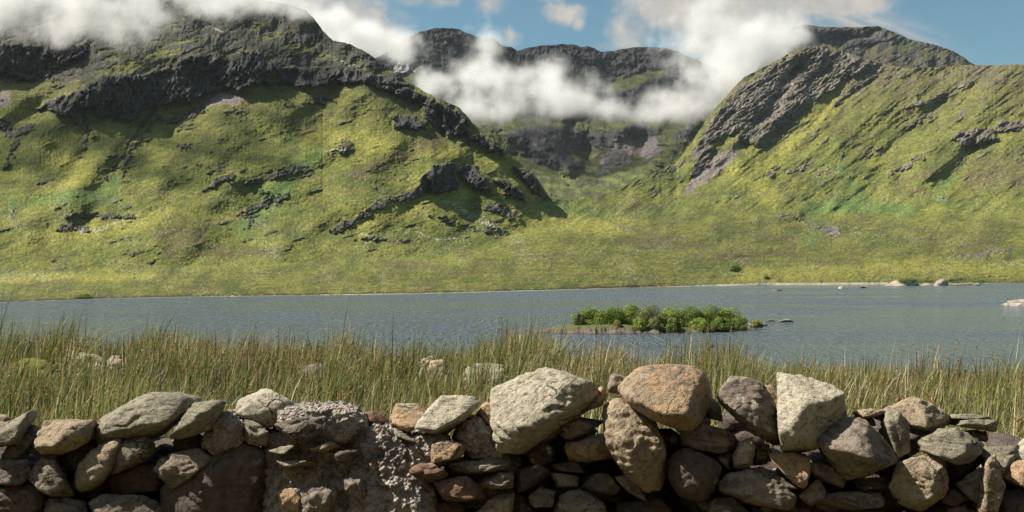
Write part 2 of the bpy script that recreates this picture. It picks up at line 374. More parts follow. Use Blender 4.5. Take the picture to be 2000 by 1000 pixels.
    D += (1-flat*.7)*(left*(.011*fbm(U/190, V/60, 2, 82)+.0022*fbm(wx/60, (wy+.3*wx)/26, 3, 83))+right*(.013*fbm(U/150, V/46, 2, 84)+.006*fbm(U/50, V/16, 2, 85)))
    hrel = amp*((.0035*5.5)*fbm(PX/120, PY/90, 2, 81))*1.0
    D += hrel
    g1 = fbm((PX+.35*PY)/38, (PY+.25*PX)/20, 4, 91, .55); g2 = fbm(U/50, V/14, 4, 92, .55)
    g3 = fbm(PX/70, PY/9, 4, 93, .55)
    D += (1-flat)*(left*g1*.0036*(.6+.6*R)+right*g2*.0040)+flat*(.016*fbm(PX/90, PY/16, 3, 93, .5)+.006*fbm(PX/30, PY/8, 3, 98, .5))*sst(s[None]-PY, 0, 14)
    D += (.0015*fbm(PX/6, PY/4.5, 3, 94, .6))*(1-.3*R)
    cl1 = fbm((PX+.1*PY)/9, PY/26, 4, 95, .6, True)*(.6+.4*left); cl2 = fbm(U/20, V/6, 4, 96, .6, True)
    D -= Rr*left*.0075*fbm((wx+.25*PY)/30, PY/60, 3, 99, .5, True)+Rr*right*.006*fbm(U/60, V/22, 3, 100, .5, True)
    cl1 = .5*cl1+.6*fbm(wx/14, wy/18, 4, 130, .65)
    cl1 = .6*cl1+.8*fbm((wx+.1*PY)/8, PY/30, 4, 131, .6, True)
    D -= RP*left*(.012*fbm((wx+.3*PY)/42, PY/90, 4, 135, .55, True)+.004*fbm((wx+.2*PY)/7, PY/26, 3, 136, .6, True))+RP*right*.007*fbm(U/34, V/13, 4, 137, .6, True)
    D -= Rr*(left*cl1*.0044+right*cl2*.0050+.0016*fbm(PX/4, PY/5, 2, 97))
    D *= sst(s[None]-PY, 0, 6)
    Yf = Y*(1+D)
    # mounds just behind the shore
    Xw = (PX-1000)/F*Yf; Zw = CZ+(HOR-PY)/F*Yf
    Zw[0] = -1.5
    # ---- colour
    n1 = fbm(PX/60, (PY+.2*PX)/26, 4, 101); n2 = fbm(PX/18, (PY+.25*PX)/7, 4, 102, .6); n3 = fbm(PX/4.5, PY/3.0, 3, 103, .7)
    nr = fbm(U/22, V/6, 4, 104, .6)
    n2 = n2*left+nr*right
    col = lerp(np.broadcast_to(GR2, PX.shape+(3,)), GR1, sst(n1+.4*n2, -.45, .25))
    col = lerp(col, GRY, sst(n2+.5*n1+.5*n3, .05, .75)*.7)
    hea = sst(fbm(PX/75, PY/30, 5, 105, .6)+.35*n2, .05, .45)
    col = lerp(col, HEA, hea*(.38+.2*right)*(1-flat))
    hf = fbm(PX/110, PY/9, 5, 125, .6); col = lerp(col, HEA, flat*sst(hf+.5*n3, .0, .4)*.7); col = lerp(col, GR2*.8, flat*sst(-hf+.4*n3, .1, .45)*.7)
    zone = sst(PY+60*fbm(PX/120, PY/70, 3, 141), 330, 150)*(1-flat); col = lerp(col, np.array((.098, .092, .040)), zone*.6)
    col = lerp(col, np.array((.105, .080, .055)), right*sst(PY, 240, 130)*sst(fbm(U/60, V/16, 4, 142, .6), -.2, .3)*.7)
    yel = np.zeros(PX.shape)
    for p, w_ in [([(700, 430), (800, 400), (900, 385)], [40, 40, 30]), ([(60, 470), (200, 450), (330, 420)], [40, 40, 30]), ([(100, 300), (170, 340), (60, 400)], [50, 40, 40]), ([(620, 270), (760, 290), (940, 300), (1040, 380)], [50, 40, 20, 20]), ([(1000, 420), (1200, 440)], [50, 40]),
                  ([(1500, 380), (1440, 340)], [40, 40]), ([(1640, 190), (1560, 260), (1500, 330)], [24, 24, 30]), ([(1450, 540), (1800, 520), (2000, 530)], [30, 30, 30]), ([(0, 545), (300, 540)], [16, 16])]:
        yel = np.maximum(yel, stroke(wx, wy, p, w_))
    col = lerp(col, GRY*1.08, sst(yel+.4*n2+.3*n3, .1, .9)*.75)
    viv = np.zeros(PX.shape)
    for p, w_ in [([(620, 300), (560, 350), (520, 400), (470, 450)], [26, 34, 40, 26]), ([(230, 350), (215, 380), (120, 385), (20, 400)], [18, 26, 26, 20]), ([(1580, 410), (1650, 400), (1780, 410)], [26, 30, 18]), ([(1600, 440), (1580, 478)], [24, 18]),
                  ([(1840, 355), (1870, 345)], [18, 14]), ([(1130, 410), (1190, 425)], [18, 14]), ([(1640, 330), (1700, 400)], [14, 22]), ([(1840, 390), (1850, 400)], [20, 14]), ([(1050, 392), (1120, 410)], [10, 12])]:
        viv = np.maximum(viv, stroke(wx, wy, p, w_))
    col = lerp(col, GRV, sst(viv+.7*n2+.4*n3, .12, .9)*.7)
    brn = np.zeros(PX.shape)
    for p, w_ in [([(1900, 350), (2000, 330), (2080, 340)], [50, 60, 60]), ([(1750, 360), (1830, 335)], [14, 18]), ([(310, 460), (390, 455), (330, 490)], [24, 28, 22]), ([(1600, 515), (1680, 510)], [10, 12]), ([(760, 515), (850, 520)], [18, 14]), ([(420, 490), (520, 490)], [14, 16]), ([(1880, 485), (1930, 478)], [20, 24]), ([(1210, 470), (1400, 480)], [14, 12]), ([(1400, 500), (1550, 495)], [10, 10]), ([(60, 560), (140, 545)], [7, 7]), ([(860, 270), (700, 340)], [24, 30])]:
        brn = np.maximum(brn, stroke(wx, wy, p, w_))
    col = lerp(col, HEA, sst(brn+.8*n2+.6*n3, .15, .95)*.75)
    scr = np.zeros(PX.shape)
    for p in [[(1405, 300), (1448, 286), (1430, 318), (1385, 350), (1345, 380), (1332, 378), (1360, 342)], [(380, 192), (440, 180), (480, 190), (470, 205), (400, 206)], [(0, 178), (24, 180), (22, 205), (0, 205)]]:
        scr = np.maximum(scr, poly(wx, wy, p, 5))
    spk = fbm(PX/2.6, PY/2.2, 2, 107)
    col = lerp(col, SCR*1.25, sst(scr+.5*spk, .3, .6)*.9)
    pnk = stroke(wx, wy, [(1450, 262), (1420, 300), (1385, 345)], [8, 12, 10])
    col = lerp(col, np.array((.17, .135, .12)), sst(pnk, .2, .7)*.6)
    rc = lerp(np.broadcast_to(RCK, PX.shape+(3,)), np.array((.118, .103, .096)), sst(fbm(PX/10, PY/8, 4, 108, .6)+.5*right-.25*left, -.1, .5))
    ledge = np.clip(RS-RP, 0, 1)*left; rc = lerp(rc, np.array((.085, .076, .058)), sst(fbm(PX/7, PY/4, 4, 133, .7)+.2*ledge, .0, .4)*(.35+.5*ledge))
    stk = fbm((wx+.15*PY)/5, PY/22, 4, 134, .65); rc = rc*(1+1.2*stk)[..., None].clip(.35, 2.3)
    col = lerp(col, rc, R)
    col = lerp(col, DRK*1.4, sst(R-.25, 0, .3)*(1-R)*.5)
    # grass ledges inside rock
    led = sst(fbm((PX+.3*PY)/30, (PY+.2*PX)/7, 3, 109)*left+fbm(U/34, V/6, 3, 110)*right, .12, .35)
    col = lerp(col, GR2*.9, led*R*(.6+.05*right)*(1-.5*macro*left))
    fine = fbm(PX/5, PY/3, 3, 121, .75); mott = fbm((PX+.3*PY)/16, (PY+.25*PX)/5, 4, 122, .65)
    col = col*(1+.95*fine+.5*mott)[..., None].clip(.3, 2.0)
    dkt = sst(fbm(PX/9, PY/3.5, 4, 123, .7)+.25*fbm(PX/80, PY/40, 2, 124), .22, .42); col = lerp(col, DRK, dkt*.45*(1-R))
    gl = np.zeros(PX.shape)                               # stream cuts running down the slopes
    for p in [[(1700, 300), (1660, 350), (1630, 400)], [(1600, 330), (1590, 380)], [(1760, 290), (1720, 350), (1690, 395)], [(262, 300), (220, 380), (150, 430)], [(120, 300), (60, 380), (20, 430)], [(700, 330), (640, 400), (560, 470), (520, 500)], [(380, 250), (330, 330), (300, 400)], [(420, 430), (360, 500), (300, 545)], [(1840, 300), (1800, 360), (1790, 410)], [(1120, 395), (1180, 430), (1300, 470), (1400, 520)], [(1610, 460), (1560, 500), (1497, 548)], [(1475, 498), (1440, 530), (1450, 552)]]:
        gl = np.maximum(gl, stroke(wx, wy, p, 3.2))
    col = lerp(col, np.array((.075, .062, .042)), sst(gl+.5*fine, .1, .8)*.6)
    # pale exposed stones
    wsp = sst(spk+.55*fbm(PX/70, PY/40, 3, 111)+.25*sst(PY, 250, 420), .66, .86)
    col = lerp(col, RCL, wsp*.6)
    wl = np.zeros(PX.shape)
    for p, w_ in [([(632, 296), (690, 292)], [8, 9]), ([(700, 455), (735, 470), (700, 480)], [9, 14, 9]), ([(130, 445), (190, 450), (240, 430)], [14, 18, 10]), ([(400, 50), (450, 62)], [8, 14]), ([(640, 120), (700, 128)], [6, 10]), ([(870, 395), (960, 440)], [16, 18]), ([(165, 250), (163, 285)], [5, 5]), ([(1620, 455), (1640, 452)], [6, 6]), ([(780, 445), (840, 465), (910, 470)], [8, 10, 8]), ([(1960, 515), (2010, 512)], [7, 10]), ([(190, 220), (205, 195)], [3, 5]), ([(1210, 485), (1270, 492)], [4, 6]), ([(1870, 265), (1880, 285)], [6, 5])]:
        wl = np.maximum(wl, stroke(wx, wy, p, w_))
    col = lerp(col, RCL, sst(wl*.8+1.1*fbm(PX/4, PY/3.2, 3, 112)+.5*fbm(PX/14, PY/8, 2, 132), .74, .95)*.75)
    # shore
    up = (s[None]-PY)
    edge = fbm(PX/14, PY*0, 4, 113, .6)
    bank = np.where(PX > 1250, 1.0, .4)
    dark = (up > 2.2) & (up < 5.6+3*edge+2*fbm(PX/60, PY*0, 2, 5)) & (edge+.3*fbm(PX/120, PY*0, 2, 8) > np.where(PX > 1300, .45, -.12))
    col[dark] = np.array((.05, .042, .03))
    beach = up < (1.6+1.0*edge+3.6*sst(PX, 1280, 1500)*sst(PX, 1800, 1700)+.8)
    col[beach] = np.array((.40, .37, .30))*(.8+.3*edge[beach][:, None])
    lum = col.mean(-1, keepdims=True); col = col*np.array((1.05, 1.05, .95))*(1.08-.20*flat[..., None])
    V = np.stack([Xw, Yf, Zw], -1).reshape(-1, 3); cc = col.reshape(-1, 3)
    # back side
    bk = []; bc = []
    for i, (dy, dz) in enumerate([(12, 2), (60, -20), (200, -110), (500, -330)]):
        b = np.stack([Xw[-1]*(1+dy/Yf[-1]), Yf[-1]+dy, np.maximum(Zw[-1]+dz, -3)], -1); bk.append(b); bc.append(col[-1]*.9)
    b1 = bk[0]; b1[:, 2] = Zw[-1]-1.5
    V = np.concatenate([V]+bk); cc = np.concatenate([cc]+bc)
    o = np_mesh('hills', V, grid_quads(NR+4, len(px)), None, M_HILL, cc)
    tag(o, kind='structure', label='green hillsides with dark crags rising on both sides of the valley')
    return PX, PY, np.stack([Xw, Yf, Zw], -1)
HILL = build_hills()

# ------------------------------------------------------------ distant mountains
def far_mountain(name, px0, px1, ridge, base, mid, Yb, Ym, Yr, rockf, seed, colf, NR=330, st=1.25, label=''):
    px = np.arange(px0, px1+1, st)
    r = curve(ridge)(px)+fbm(px/16, px*0+seed, 4, seed, .62)*2.6; b = curve(base)(px); m = curve(mid)(px)
    T = np.linspace(0, 1, NR)[:, None]; PY = b[None]+(r-b)[None]*T; PX = np.broadcast_to(px[None], PY.shape).copy()
    tm = np.clip((b[None]-PY)/(b-m)[None], 0, 1); th = np.clip((m[None]-PY)/(m-r)[None], 0, 1)
    Yr_ = curve(Yr)(px)[None]
    wx = PX+fbm(PX/26, PY/20, 4, seed+1, .6)*12; wy = PY+fbm(PX/26, PY/20, 4, seed+2, .6)*9
    R, D, col = colf(PX, PY, wx, wy, th)
    rate = (1-.8*R); rate = np.where(PY < m[None], rate, 0)
    k = 15; pad = np.pad(rate, ((0, 0), (k//2, k//2)), mode='edge'); cs = np.cumsum(pad, 1); cs = np.concatenate([np.zeros((NR, 1)), cs], 1); rate = (cs[:, k:]-cs[:, :-k])/k
    cum = np.cumsum(rate, 0); cum /= np.maximum(cum[-1:], 1e-6)
    Y = np.where(PY < m[None], Ym+(Yr_-Ym)*cum, Yb+(Ym-Yb)*tm)*(1+D)
    X = (PX-1000)/F*Y; Z = CZ+(HOR-PY)/F*Y
    V = np.stack([X, Y, Z], -1).reshape(-1, 3); bk = []; bc = []
    for dy, dz in [(15, -3), (100, -40), (500, -300), (1100, -700)]:
        bk.append(np.stack([X[-1]*(1+dy/Y[-1]), Y[-1]+dy, np.maximum(Z[-1]+dz, -3)], -1)); bc.append(col[-1])
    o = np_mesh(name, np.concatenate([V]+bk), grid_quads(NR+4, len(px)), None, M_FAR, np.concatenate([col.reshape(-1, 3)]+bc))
    tag(o, kind='structure', label=label); return o

def back_zones(PX, PY, wx, wy, th):
    R = np.maximum(sst(wy, 250, 215), 0)
    for p in [[(985, 262), (1030, 246), (1100, 248), (1170, 262), (1260, 240), (1300, 262), (1240, 275), (1180, 290), (1110, 300), (1095, 330), (1060, 328), (1020, 300)], [(1330, 250), (1390, 225), (1390, 245), (1345, 272), (1310, 275)], [(1090, 312), (1130, 316), (1140, 330), (1105, 335)], [(1150, 262), (1200, 256), (1270, 245), (1290, 262), (1240, 275)]]:
        R = np.maximum(R, poly(wx, wy, p, 6))
    grass = poly(wx, wy, [(1172, 172), (1205, 155), (1290, 134), (1300, 145), (1260, 160), (1215, 176), (1180, 182)], 5)
    grass = np.maximum(grass, poly(wx, wy, [(780, 150), (810, 128), (830, 140), (815, 160), (790, 165)], 5))
    R = R*(1-grass)
    R = np.maximum(R, sst(fbm(PX/34, (PY-.2*PX)/12, 5, 203, .6), .12, .35)*.8*(1-grass))
    fl = .6*fbm((wx-.3*PY)/17, PY/50, 5, 201, .62, True)+.5*fbm((wx-.3*PY)/44, PY/70, 3, 211, .6, True)+.4*fbm(wx/10, wy/12, 4, 212, .65); bg_ = fbm(PX/34, PY/26, 4, 202, .6)
    D = -R*(.0085*fl+.008*bg_)+.012*bg_*(1-R)+.0015*fbm(PX/7, PY/6, 3, 204)
    for p, w_, k in [([(960, 250), (1040, 275), (1110, 330)], [50, 45, 25], -.05), ([(1120, 250), (1150, 300), (1170, 350)], [30, 36, 40], .035), ([(1215, 250), (1205, 300)], [30, 30], -.02), ([(1260, 250), (1250, 320)], [22, 24], .02), ([(1380, 230), (1310, 290), (1240, 350)], [40, 40, 30], -.04)]:
        q = stroke(wx, wy, p, w_); D += k*q*q*(3-2*q)
    D += .012*fbm((PX+PY)/60, (PY-.6*PX)/26, 3, 213)*(1-.6*R)
    n = fbm(PX/26, PY/12, 4, 205, .6)
    col = lerp(np.broadcast_to(GR2*.6, PX.shape+(3,)), GR1*.75, sst(n, -.3, .4))
    rc = lerp(np.broadcast_to(RCK*.95, PX.shape+(3,)), np.array((.15, .14, .13)), sst(fbm(PX/7, PY/11, 4, 206, .65), .1, .6))
    rc = lerp(rc, GR2*.8, sst(fbm((PX-.4*PY)/26, (PY+.3*PX)/8, 4, 207), .15, .45)*.55)
    rc = lerp(rc, RCL*.5, sst(fbm(PX/4, PY/9, 3, 208), .6, .85)*.4)
    col = lerp(col, rc, R)
    sc_ = np.maximum(poly(wx, wy, [(1178, 330), (1172, 318), (1200, 275), (1222, 266), (1240, 285), (1238, 312), (1210, 328)], 4), poly(wx, wy, [(1242, 300), (1250, 272), (1275, 265), (1300, 285), (1290, 302), (1262, 312)], 4))
    col = lerp(col, SCR*1.0, sst(sc_+.5*fbm(PX/4, PY/3, 3, 214), .3, .7)*.85)
    wht = poly(wx, wy, [(768, 130), (782, 118), (800, 122), (812, 140), (790, 146), (772, 142)], 4)
    col = col*(1+.6*fbm(PX/5, PY/4, 3, 221, .7)+.4*fbm(PX/18, PY/8, 3, 222))[..., None].clip(.4, 1.7)
    col = lerp(col, RCL*1.1, sst(wht+.6*fbm(PX/3, PY/3, 2, 209), .5, .8))
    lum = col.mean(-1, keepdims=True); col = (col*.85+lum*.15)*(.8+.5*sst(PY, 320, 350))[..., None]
    return R, D, col
far_mountain('mountain', 560, 1640, [(560, 150), (640, 140), (720, 120), (760, 100), (797, 73), (818, 63), (850, 55), (892, 55), (909, 63), (926, 70), (945, 76), (962, 74), (979, 87), (1000, 93), (1010, 99), (1021, 96), (1052, 89), (1084, 87), (1119, 86), (1133, 92), (1147, 89), (1168, 98), (1175, 101), (1196, 100), (1224, 94), (1262, 91), (1297, 93), (1325, 101), (1380, 125), (1440, 160), (1500, 180), (1640, 200)],
    [(560, 420), (1640, 420)], [(560, 330), (1000, 345), (1180, 350), (1300, 330), (1400, 300), (1640, 260)], 1950, 2550, [(560, 3300), (850, 3500), (1200, 3600), (1640, 3400)], None, 210, back_zones,
    label='dark craggy mountain at the head of the valley half hidden in cloud')

def peak_zones(PX, PY, wx, wy, th):
    c_, s_ = math.cos(math.radians(-30)), math.sin(math.radians(-30)); U = PX*c_+PY*s_; V = -PX*s_+PY*c_
    R = poly(wx, wy, [(1545, 56), (1590, 53), (1640, 58), (1690, 60), (1720, 54), (1690, 68), (1650, 78), (1610, 88), (1560, 92)], 4)
    R = np.maximum(R, poly(wx, wy, [(1640, 84), (1720, 66), (1770, 76), (1740, 82), (1680, 98), (1660, 100)], 5))
    R = np.maximum(R, sst(fbm(U/30, V/7, 5, 303, .6), -.18, .12)*.9)
    D = -R*(.0055*fbm((PX+PY*.3)/12, PY/20, 4, 304, .6, True)+.004*fbm(U/30, V/8, 3, 305))+.004*fbm(U/40, V/14, 3, 306)
    q = stroke(PX, PY, [(1600, 80), (1680, 72), (1720, 58)], [16, 16, 10]); D += .012*q
    n = fbm(U/26, V/8, 4, 307, .6)
    col = lerp(np.broadcast_to(GR2*.75, PX.shape+(3,)), GR1*.7, sst(n, -.3, .4)); col = lerp(col, HEA, sst(n+.2, .0, .4)*.7)
    rc = lerp(np.broadcast_to(RCK, PX.shape+(3,)), np.array((.15, .135, .125)), sst(fbm(PX/7, PY/7, 4, 308, .65), 0, .5))
    return R, D, lerp(col, rc, R)
far_mountain('mountain_peak', 1480, 2100, [(1480, 130), (1530, 80), (1548, 53), (1569, 48), (1594, 51), (1622, 53), (1667, 53), (1713, 51), (1730, 56), (1755, 66), (1772, 75), (1800, 82), (1825, 87), (1853, 96), (1877, 108), (1895, 121), (1930, 140), (2100, 200)],
    [(1480, 235), (2100, 235)], [(1480, 225), (2100, 225)], 2700, 2760, [(1480, 3300), (1700, 3500), (2100, 3100)], None, 310, peak_zones, NR=150,
    label='dark rounded summit rising behind the right hillside')

# ------------------------------------------------------------ lake and ground sheets
def water():
    m, t, out = material('lake_water')
    b = t.n('ShaderNodeBsdfPrincipled'); t.lk(b.outputs[0], out.inputs[0])
    b.inputs['Base Color'].default_value = (.086, .118, .145, 1); b.inputs['Roughness'].default_value = .12
    b.inputs['IOR'].default_value = 1.33; b.inputs['Specular IOR Level'].default_value = .5
    pos = t.n('ShaderNodeNewGeometry').outputs['Position']
    p1 = t.vm('MULTIPLY', pos, (1, .55, 1))
    n1 = t.noise(p1, .9, 6, .66); n2 = t.noise(t.vm('MULTIPLY', pos, (.4, 1.0, 1)), .28, 3, .55)
    wind = t.noise(t.vm('MULTIPLY', pos, (.006, .022, 1)), 1.0, 4, .6, dist=.6)
    wr = t.ramp(wind, .40, .62, .35, 1.0)
    n3 = t.noise(t.vm('MULTIPLY', pos, (1.1, .22, 1)), 1.0, 3, .6)
    t.lk(t.ramp(wind, .40, .62, .10, .32), b.inputs['Roughness'])
    h = t.m('ADD', t.m('ADD', t.m('MULTIPLY', n1, wr), t.m('MULTIPLY', n2, .8)), t.m('MULTIPLY', n3, .7))
    bp = t.n('ShaderNodeBump'); bp.inputs['Strength'].default_value = 1.0; bp.inputs['Distance'].default_value = 2.2
    t.lk(h, bp.inputs['Height']); t.lk(bp.outputs[0], b.inputs['Normal'])
    o = np_mesh('lake', np.array([(-6000, 20, 0), (6000, 20, 0), (6000, 2500, 0), (-6000, 2500, 0)]), [(0, 1, 2, 3)], None, m, smooth=False)
    tag(o, kind='structure', label='wide grey blue lake with wind ripples')
water()
def simple_mat(name, c1, c2, scale, rough=.9, bump=.3):
    m, t, out = material(name); b = t.n('ShaderNodeBsdfPrincipled'); t.lk(b.outputs[0], out.inputs[0])
    pos = t.n('ShaderNodeNewGeometry').outputs['Position']
    n = t.noise(pos, scale, 6, .65); t.lk(t.mix(t.ramp(n, .35, .65), c1, c2), b.inputs['Base Color']); b.inputs['Roughness'].default_value = rough
    b.inputs['Specular IOR Level'].default_value = .2
    bp = t.n('ShaderNodeBump'); bp.inputs['Strength'].default_value = bump; bp.inputs['Distance'].default_value = .3/scale
    t.lk(n, bp.inputs['Height']); t.lk(bp.outputs[0], b.inputs['Normal']); return m
M_SOIL = simple_mat('peaty_soil', (.05, .04, .02), (.09, .075, .03), 3.0)
o = np_mesh('terrain', np.array([(-25000, -25000, -4), (25000, -25000, -4), (25000, 25000, -4), (-25000, 25000, -4)]), [(0, 1, 2, 3)], None, M_SOIL, smooth=False); tag(o, kind='structure')

gtop = curve([(-600, 640), (0, 642), (400, 648), (560, 652), (700, 660), (850, 668), (940, 662), (1020, 655), (1100, 678), (1300, 684), (1400, 692), (1600, 698), (1800, 702), (2000, 706), (2600, 715)])
EDGE = 15.0
def ground_z(x, y):
    x = np.asarray(x, float); y = np.asarray(y, float)
    pxx = 1000+F*x/np.maximum(y, 3.0)
    d15 = EDGE*(gtop(np.clip(pxx, -600, 2600))-HOR)/F+.74
    near = 1.6+(d15-1.6)*sst(y, 4.6, EDGE)
    far = d15+np.maximum(y-EDGE, 0)*.16+.0*y
    dr = np.where(y < EDGE, near, far)
    dr = np.minimum(dr, 10.5)
    dr = dr-np.clip(-y-5, 0, 60)*1.1  # unseen bank added behind the camera, kept steep to block skylight on the wall
    return CZ-dr+.05*pn2(x*1.3, y*1.3, 5)*sst(y, 5, 8)
def ground():
    ys = np.concatenate([np.linspace(-60, 3, 12), np.linspace(3.4, 30, 110), np.linspace(31, 90, 40)]); xs = np.concatenate([np.linspace(-160, -25, 20), np.linspace(-24, 24, 160), np.linspace(25, 160, 20)])
    X, Y = np.meshgrid(xs, ys); Z = ground_z(X, Y)
    o = np_mesh('ground', np.stack([X, Y, Z], -1).reshape(-1, 3), grid_quads(len(ys), len(xs)), None, M_SOIL); tag(o, kind='structure')
ground()

# ------------------------------------------------------------ stones
def stone_mat(name, c1, c2, c3, lichen=.35, strata=0.5, dark=(.05, .04, .035)):
    m, t, out = material(name); b = t.n('ShaderNodeBsdfPrincipled'); t.lk(b.outputs[0], out.inputs[0])
    tcn = t.n('ShaderNodeTexCoord').outputs['Object']; oi = t.n('ShaderNodeObjectInfo').outputs['Random']
    off = t.n('ShaderNodeCombineXYZ')
    t.lk(t.m('MULTIPLY', oi, 37.0), off.inputs[0]); t.lk(t.m('MULTIPLY', oi, 91.0), off.inputs[2])
    rot = t.n('ShaderNodeVectorRotate', rotation_type='EULER_XYZ'); t.lk(tcn, rot.inputs[0])
    ra = t.n('ShaderNodeCombineXYZ'); t.lk(t.m('MULTIPLY_ADD', oi, 1.4, -.7), ra.inputs[1]); t.lk(ra.outputs[0], rot.inputs['Rotation'])
    p = t.vm('ADD', rot.outputs[0], off.outputs[0])
    a = t.noise(p, 7, 6, .62, dist=.4); bnz = t.noise(p, 46, 7, .72); st = t.noise(t.vm('MULTIPLY', p, (3, 3, 26)), 2.2, 5, .6, dist=.3)
    c = t.mix(t.ramp(a, .42, .58), c1, c2)
    c = t.mix(t.m('MULTIPLY', t.ramp(st, .42, .62), .55*strata), c, c3)
    c = t.mix(t.m('MULTIPLY', t.ramp(bnz, .5, .72), .40), c, tuple(x*1.7 for x in c1))
    c = t.mix(t.m('MULTIPLY', t.ramp(bnz, .50, .32), .8), c, dark)
    vor = t.n('ShaderNodeTexVoronoi'); vor.inputs['Scale'].default_value = 12; vor.inputs['Randomness'].default_value = 1
    t.lk(t.vm('ADD', p, t.vm('SCALE', t.noise(p, 30, 3, .6, out=1))), vor.inputs['Vector']); vor.inputs['Vector'].links[0].from_node.inputs[1].links[0].from_node.inputs['Scale'].default_value = .05
    sz = t.m('MULTIPLY', vor.outputs['Color'], .34)
    spot = t.ramp(t.m('SUBTRACT', sz, vor.outputs['Distance']), -.04, .03)
    spot = t.m('MULTIPLY', spot, t.ramp(t.noise(p, 4, 3, .5), .44, .56))
    lc = t.mix(t.ramp(t.noise(p, 90, 3, .6), .4, .6), (.38, .38, .31), (.58, .57, .48))
    c = t.mix(t.m('MULTIPLY', spot, lichen), c, lc)
    b.inputs['Roughness'].default_value = .88; b.inputs['Specular IOR Level'].default_value = .25
    cr = t.n('ShaderNodeTexVoronoi', feature='DISTANCE_TO_EDGE'); cr.inputs['Scale'].default_value = 5
    t.lk(t.vm('MULTIPLY', t.vm('ADD', p, t.vm('SCALE', t.noise(p, 9, 4, .6, out=1))), (1, 1, 2.2)), cr.inputs['Vector'])
    for n_ in t.t.nodes:
        if n_.type == 'VECT_MATH' and n_.operation == 'SCALE' and n_.inputs['Scale'].default_value == 1.0: n_.inputs['Scale'].default_value = .12
    crk = t.ramp(cr.outputs['Distance'], 0.0, .035)
    crk = t.m('MAXIMUM', crk, t.ramp(t.noise(p, 4, 3, .5), .66, .56))
    t.lk(t.mix(t.m('MULTIPLY', t.m('SUBTRACT', 1.0, crk), .75), c, (.03, .024, .018)), b.inputs['Base Color'])
    hgt = t.m('ADD', t.m('ADD', t.m('MULTIPLY', bnz, 1.0), t.m('MULTIPLY', st, .9*strata)), t.m('ADD', t.m('MULTIPLY', a, .3), t.m('MULTIPLY', crk, .6)))
    bp = t.n('ShaderNodeBump'); bp.inputs['Strength'].default_value = 1; bp.inputs['Distance'].default_value = .022
    t.lk(hgt, bp.inputs['Height']); t.lk(bp.outputs[0], b.inputs['Normal']); return m
SM = {
 'g': stone_mat('greenish_grey_sandstone', (0.31, 0.28, 0.205), (0.21, 0.19, 0.14), (0.38, 0.34, 0.25), .4, .8),
 'p': stone_mat('pale_sandstone', (0.5, 0.45, 0.345), (0.38, 0.34, 0.26), (0.55, 0.49, 0.37), .3, .7),
 'o': stone_mat('orange_sandstone', (0.48, 0.32, 0.19), (0.33, 0.255, 0.175), (0.47, 0.39, 0.27), .6, .35),
 'r': stone_mat('red_brown_stone', (0.25, 0.145, 0.1), (0.17, 0.11, 0.08), (0.32, 0.21, 0.14), .4, .5),
 't': stone_mat('tan_stone', (0.42, 0.33, 0.225), (0.3, 0.235, 0.16), (0.48, 0.39, 0.27), .5, .7),
 'd': stone_mat('dark_purple_brown_stone', (.150, .112, .092), (.10, .080, .068), (.21, .165, .13), .9, .4, (.03, .025, .022)),
 'b': stone_mat('blotched_grey_stone', (0.282, 0.228, 0.180), (0.144, 0.120, 0.096), (0.456, 0.384, 0.300), .9, .8),
}
_ico = {}
def ico(n):
    if n not in _ico:
        bm = bmesh.new(); bmesh.ops.create_icosphere(bm, subdivisions=n, radius=1)
        _ico[n] = (np.array([v.co[:] for v in bm.verts]), np.array([[v.index for v in f.verts] for f in bm.faces])); bm.free()
    return _ico[n]
def hull_planes(P, cosm=.94):
    bm = bmesh.new()
    for p in P: bm.verts.new(p)
    bmesh.ops.convex_hull(bm, input=bm.verts); bm.normal_update(); c = P.mean(0)
    pl = []
    for f in sorted(bm.faces, key=lambda f: -f.calc_area()):
        n = np.array(f.normal[:]); 
        if f.calc_area() < 1e-7: continue
        h = float(n @ (np.array(f.verts[0].co[:])-c))
        if h < 0: n = -n; h = -h
        for q in pl:
            if q[0] @ n > cosm:
                break
        else: pl.append((n, max(h, .004)))
    bm.free()
    return c, np.array([q[0] for q in pl]), np.array([q[1] for q in pl])
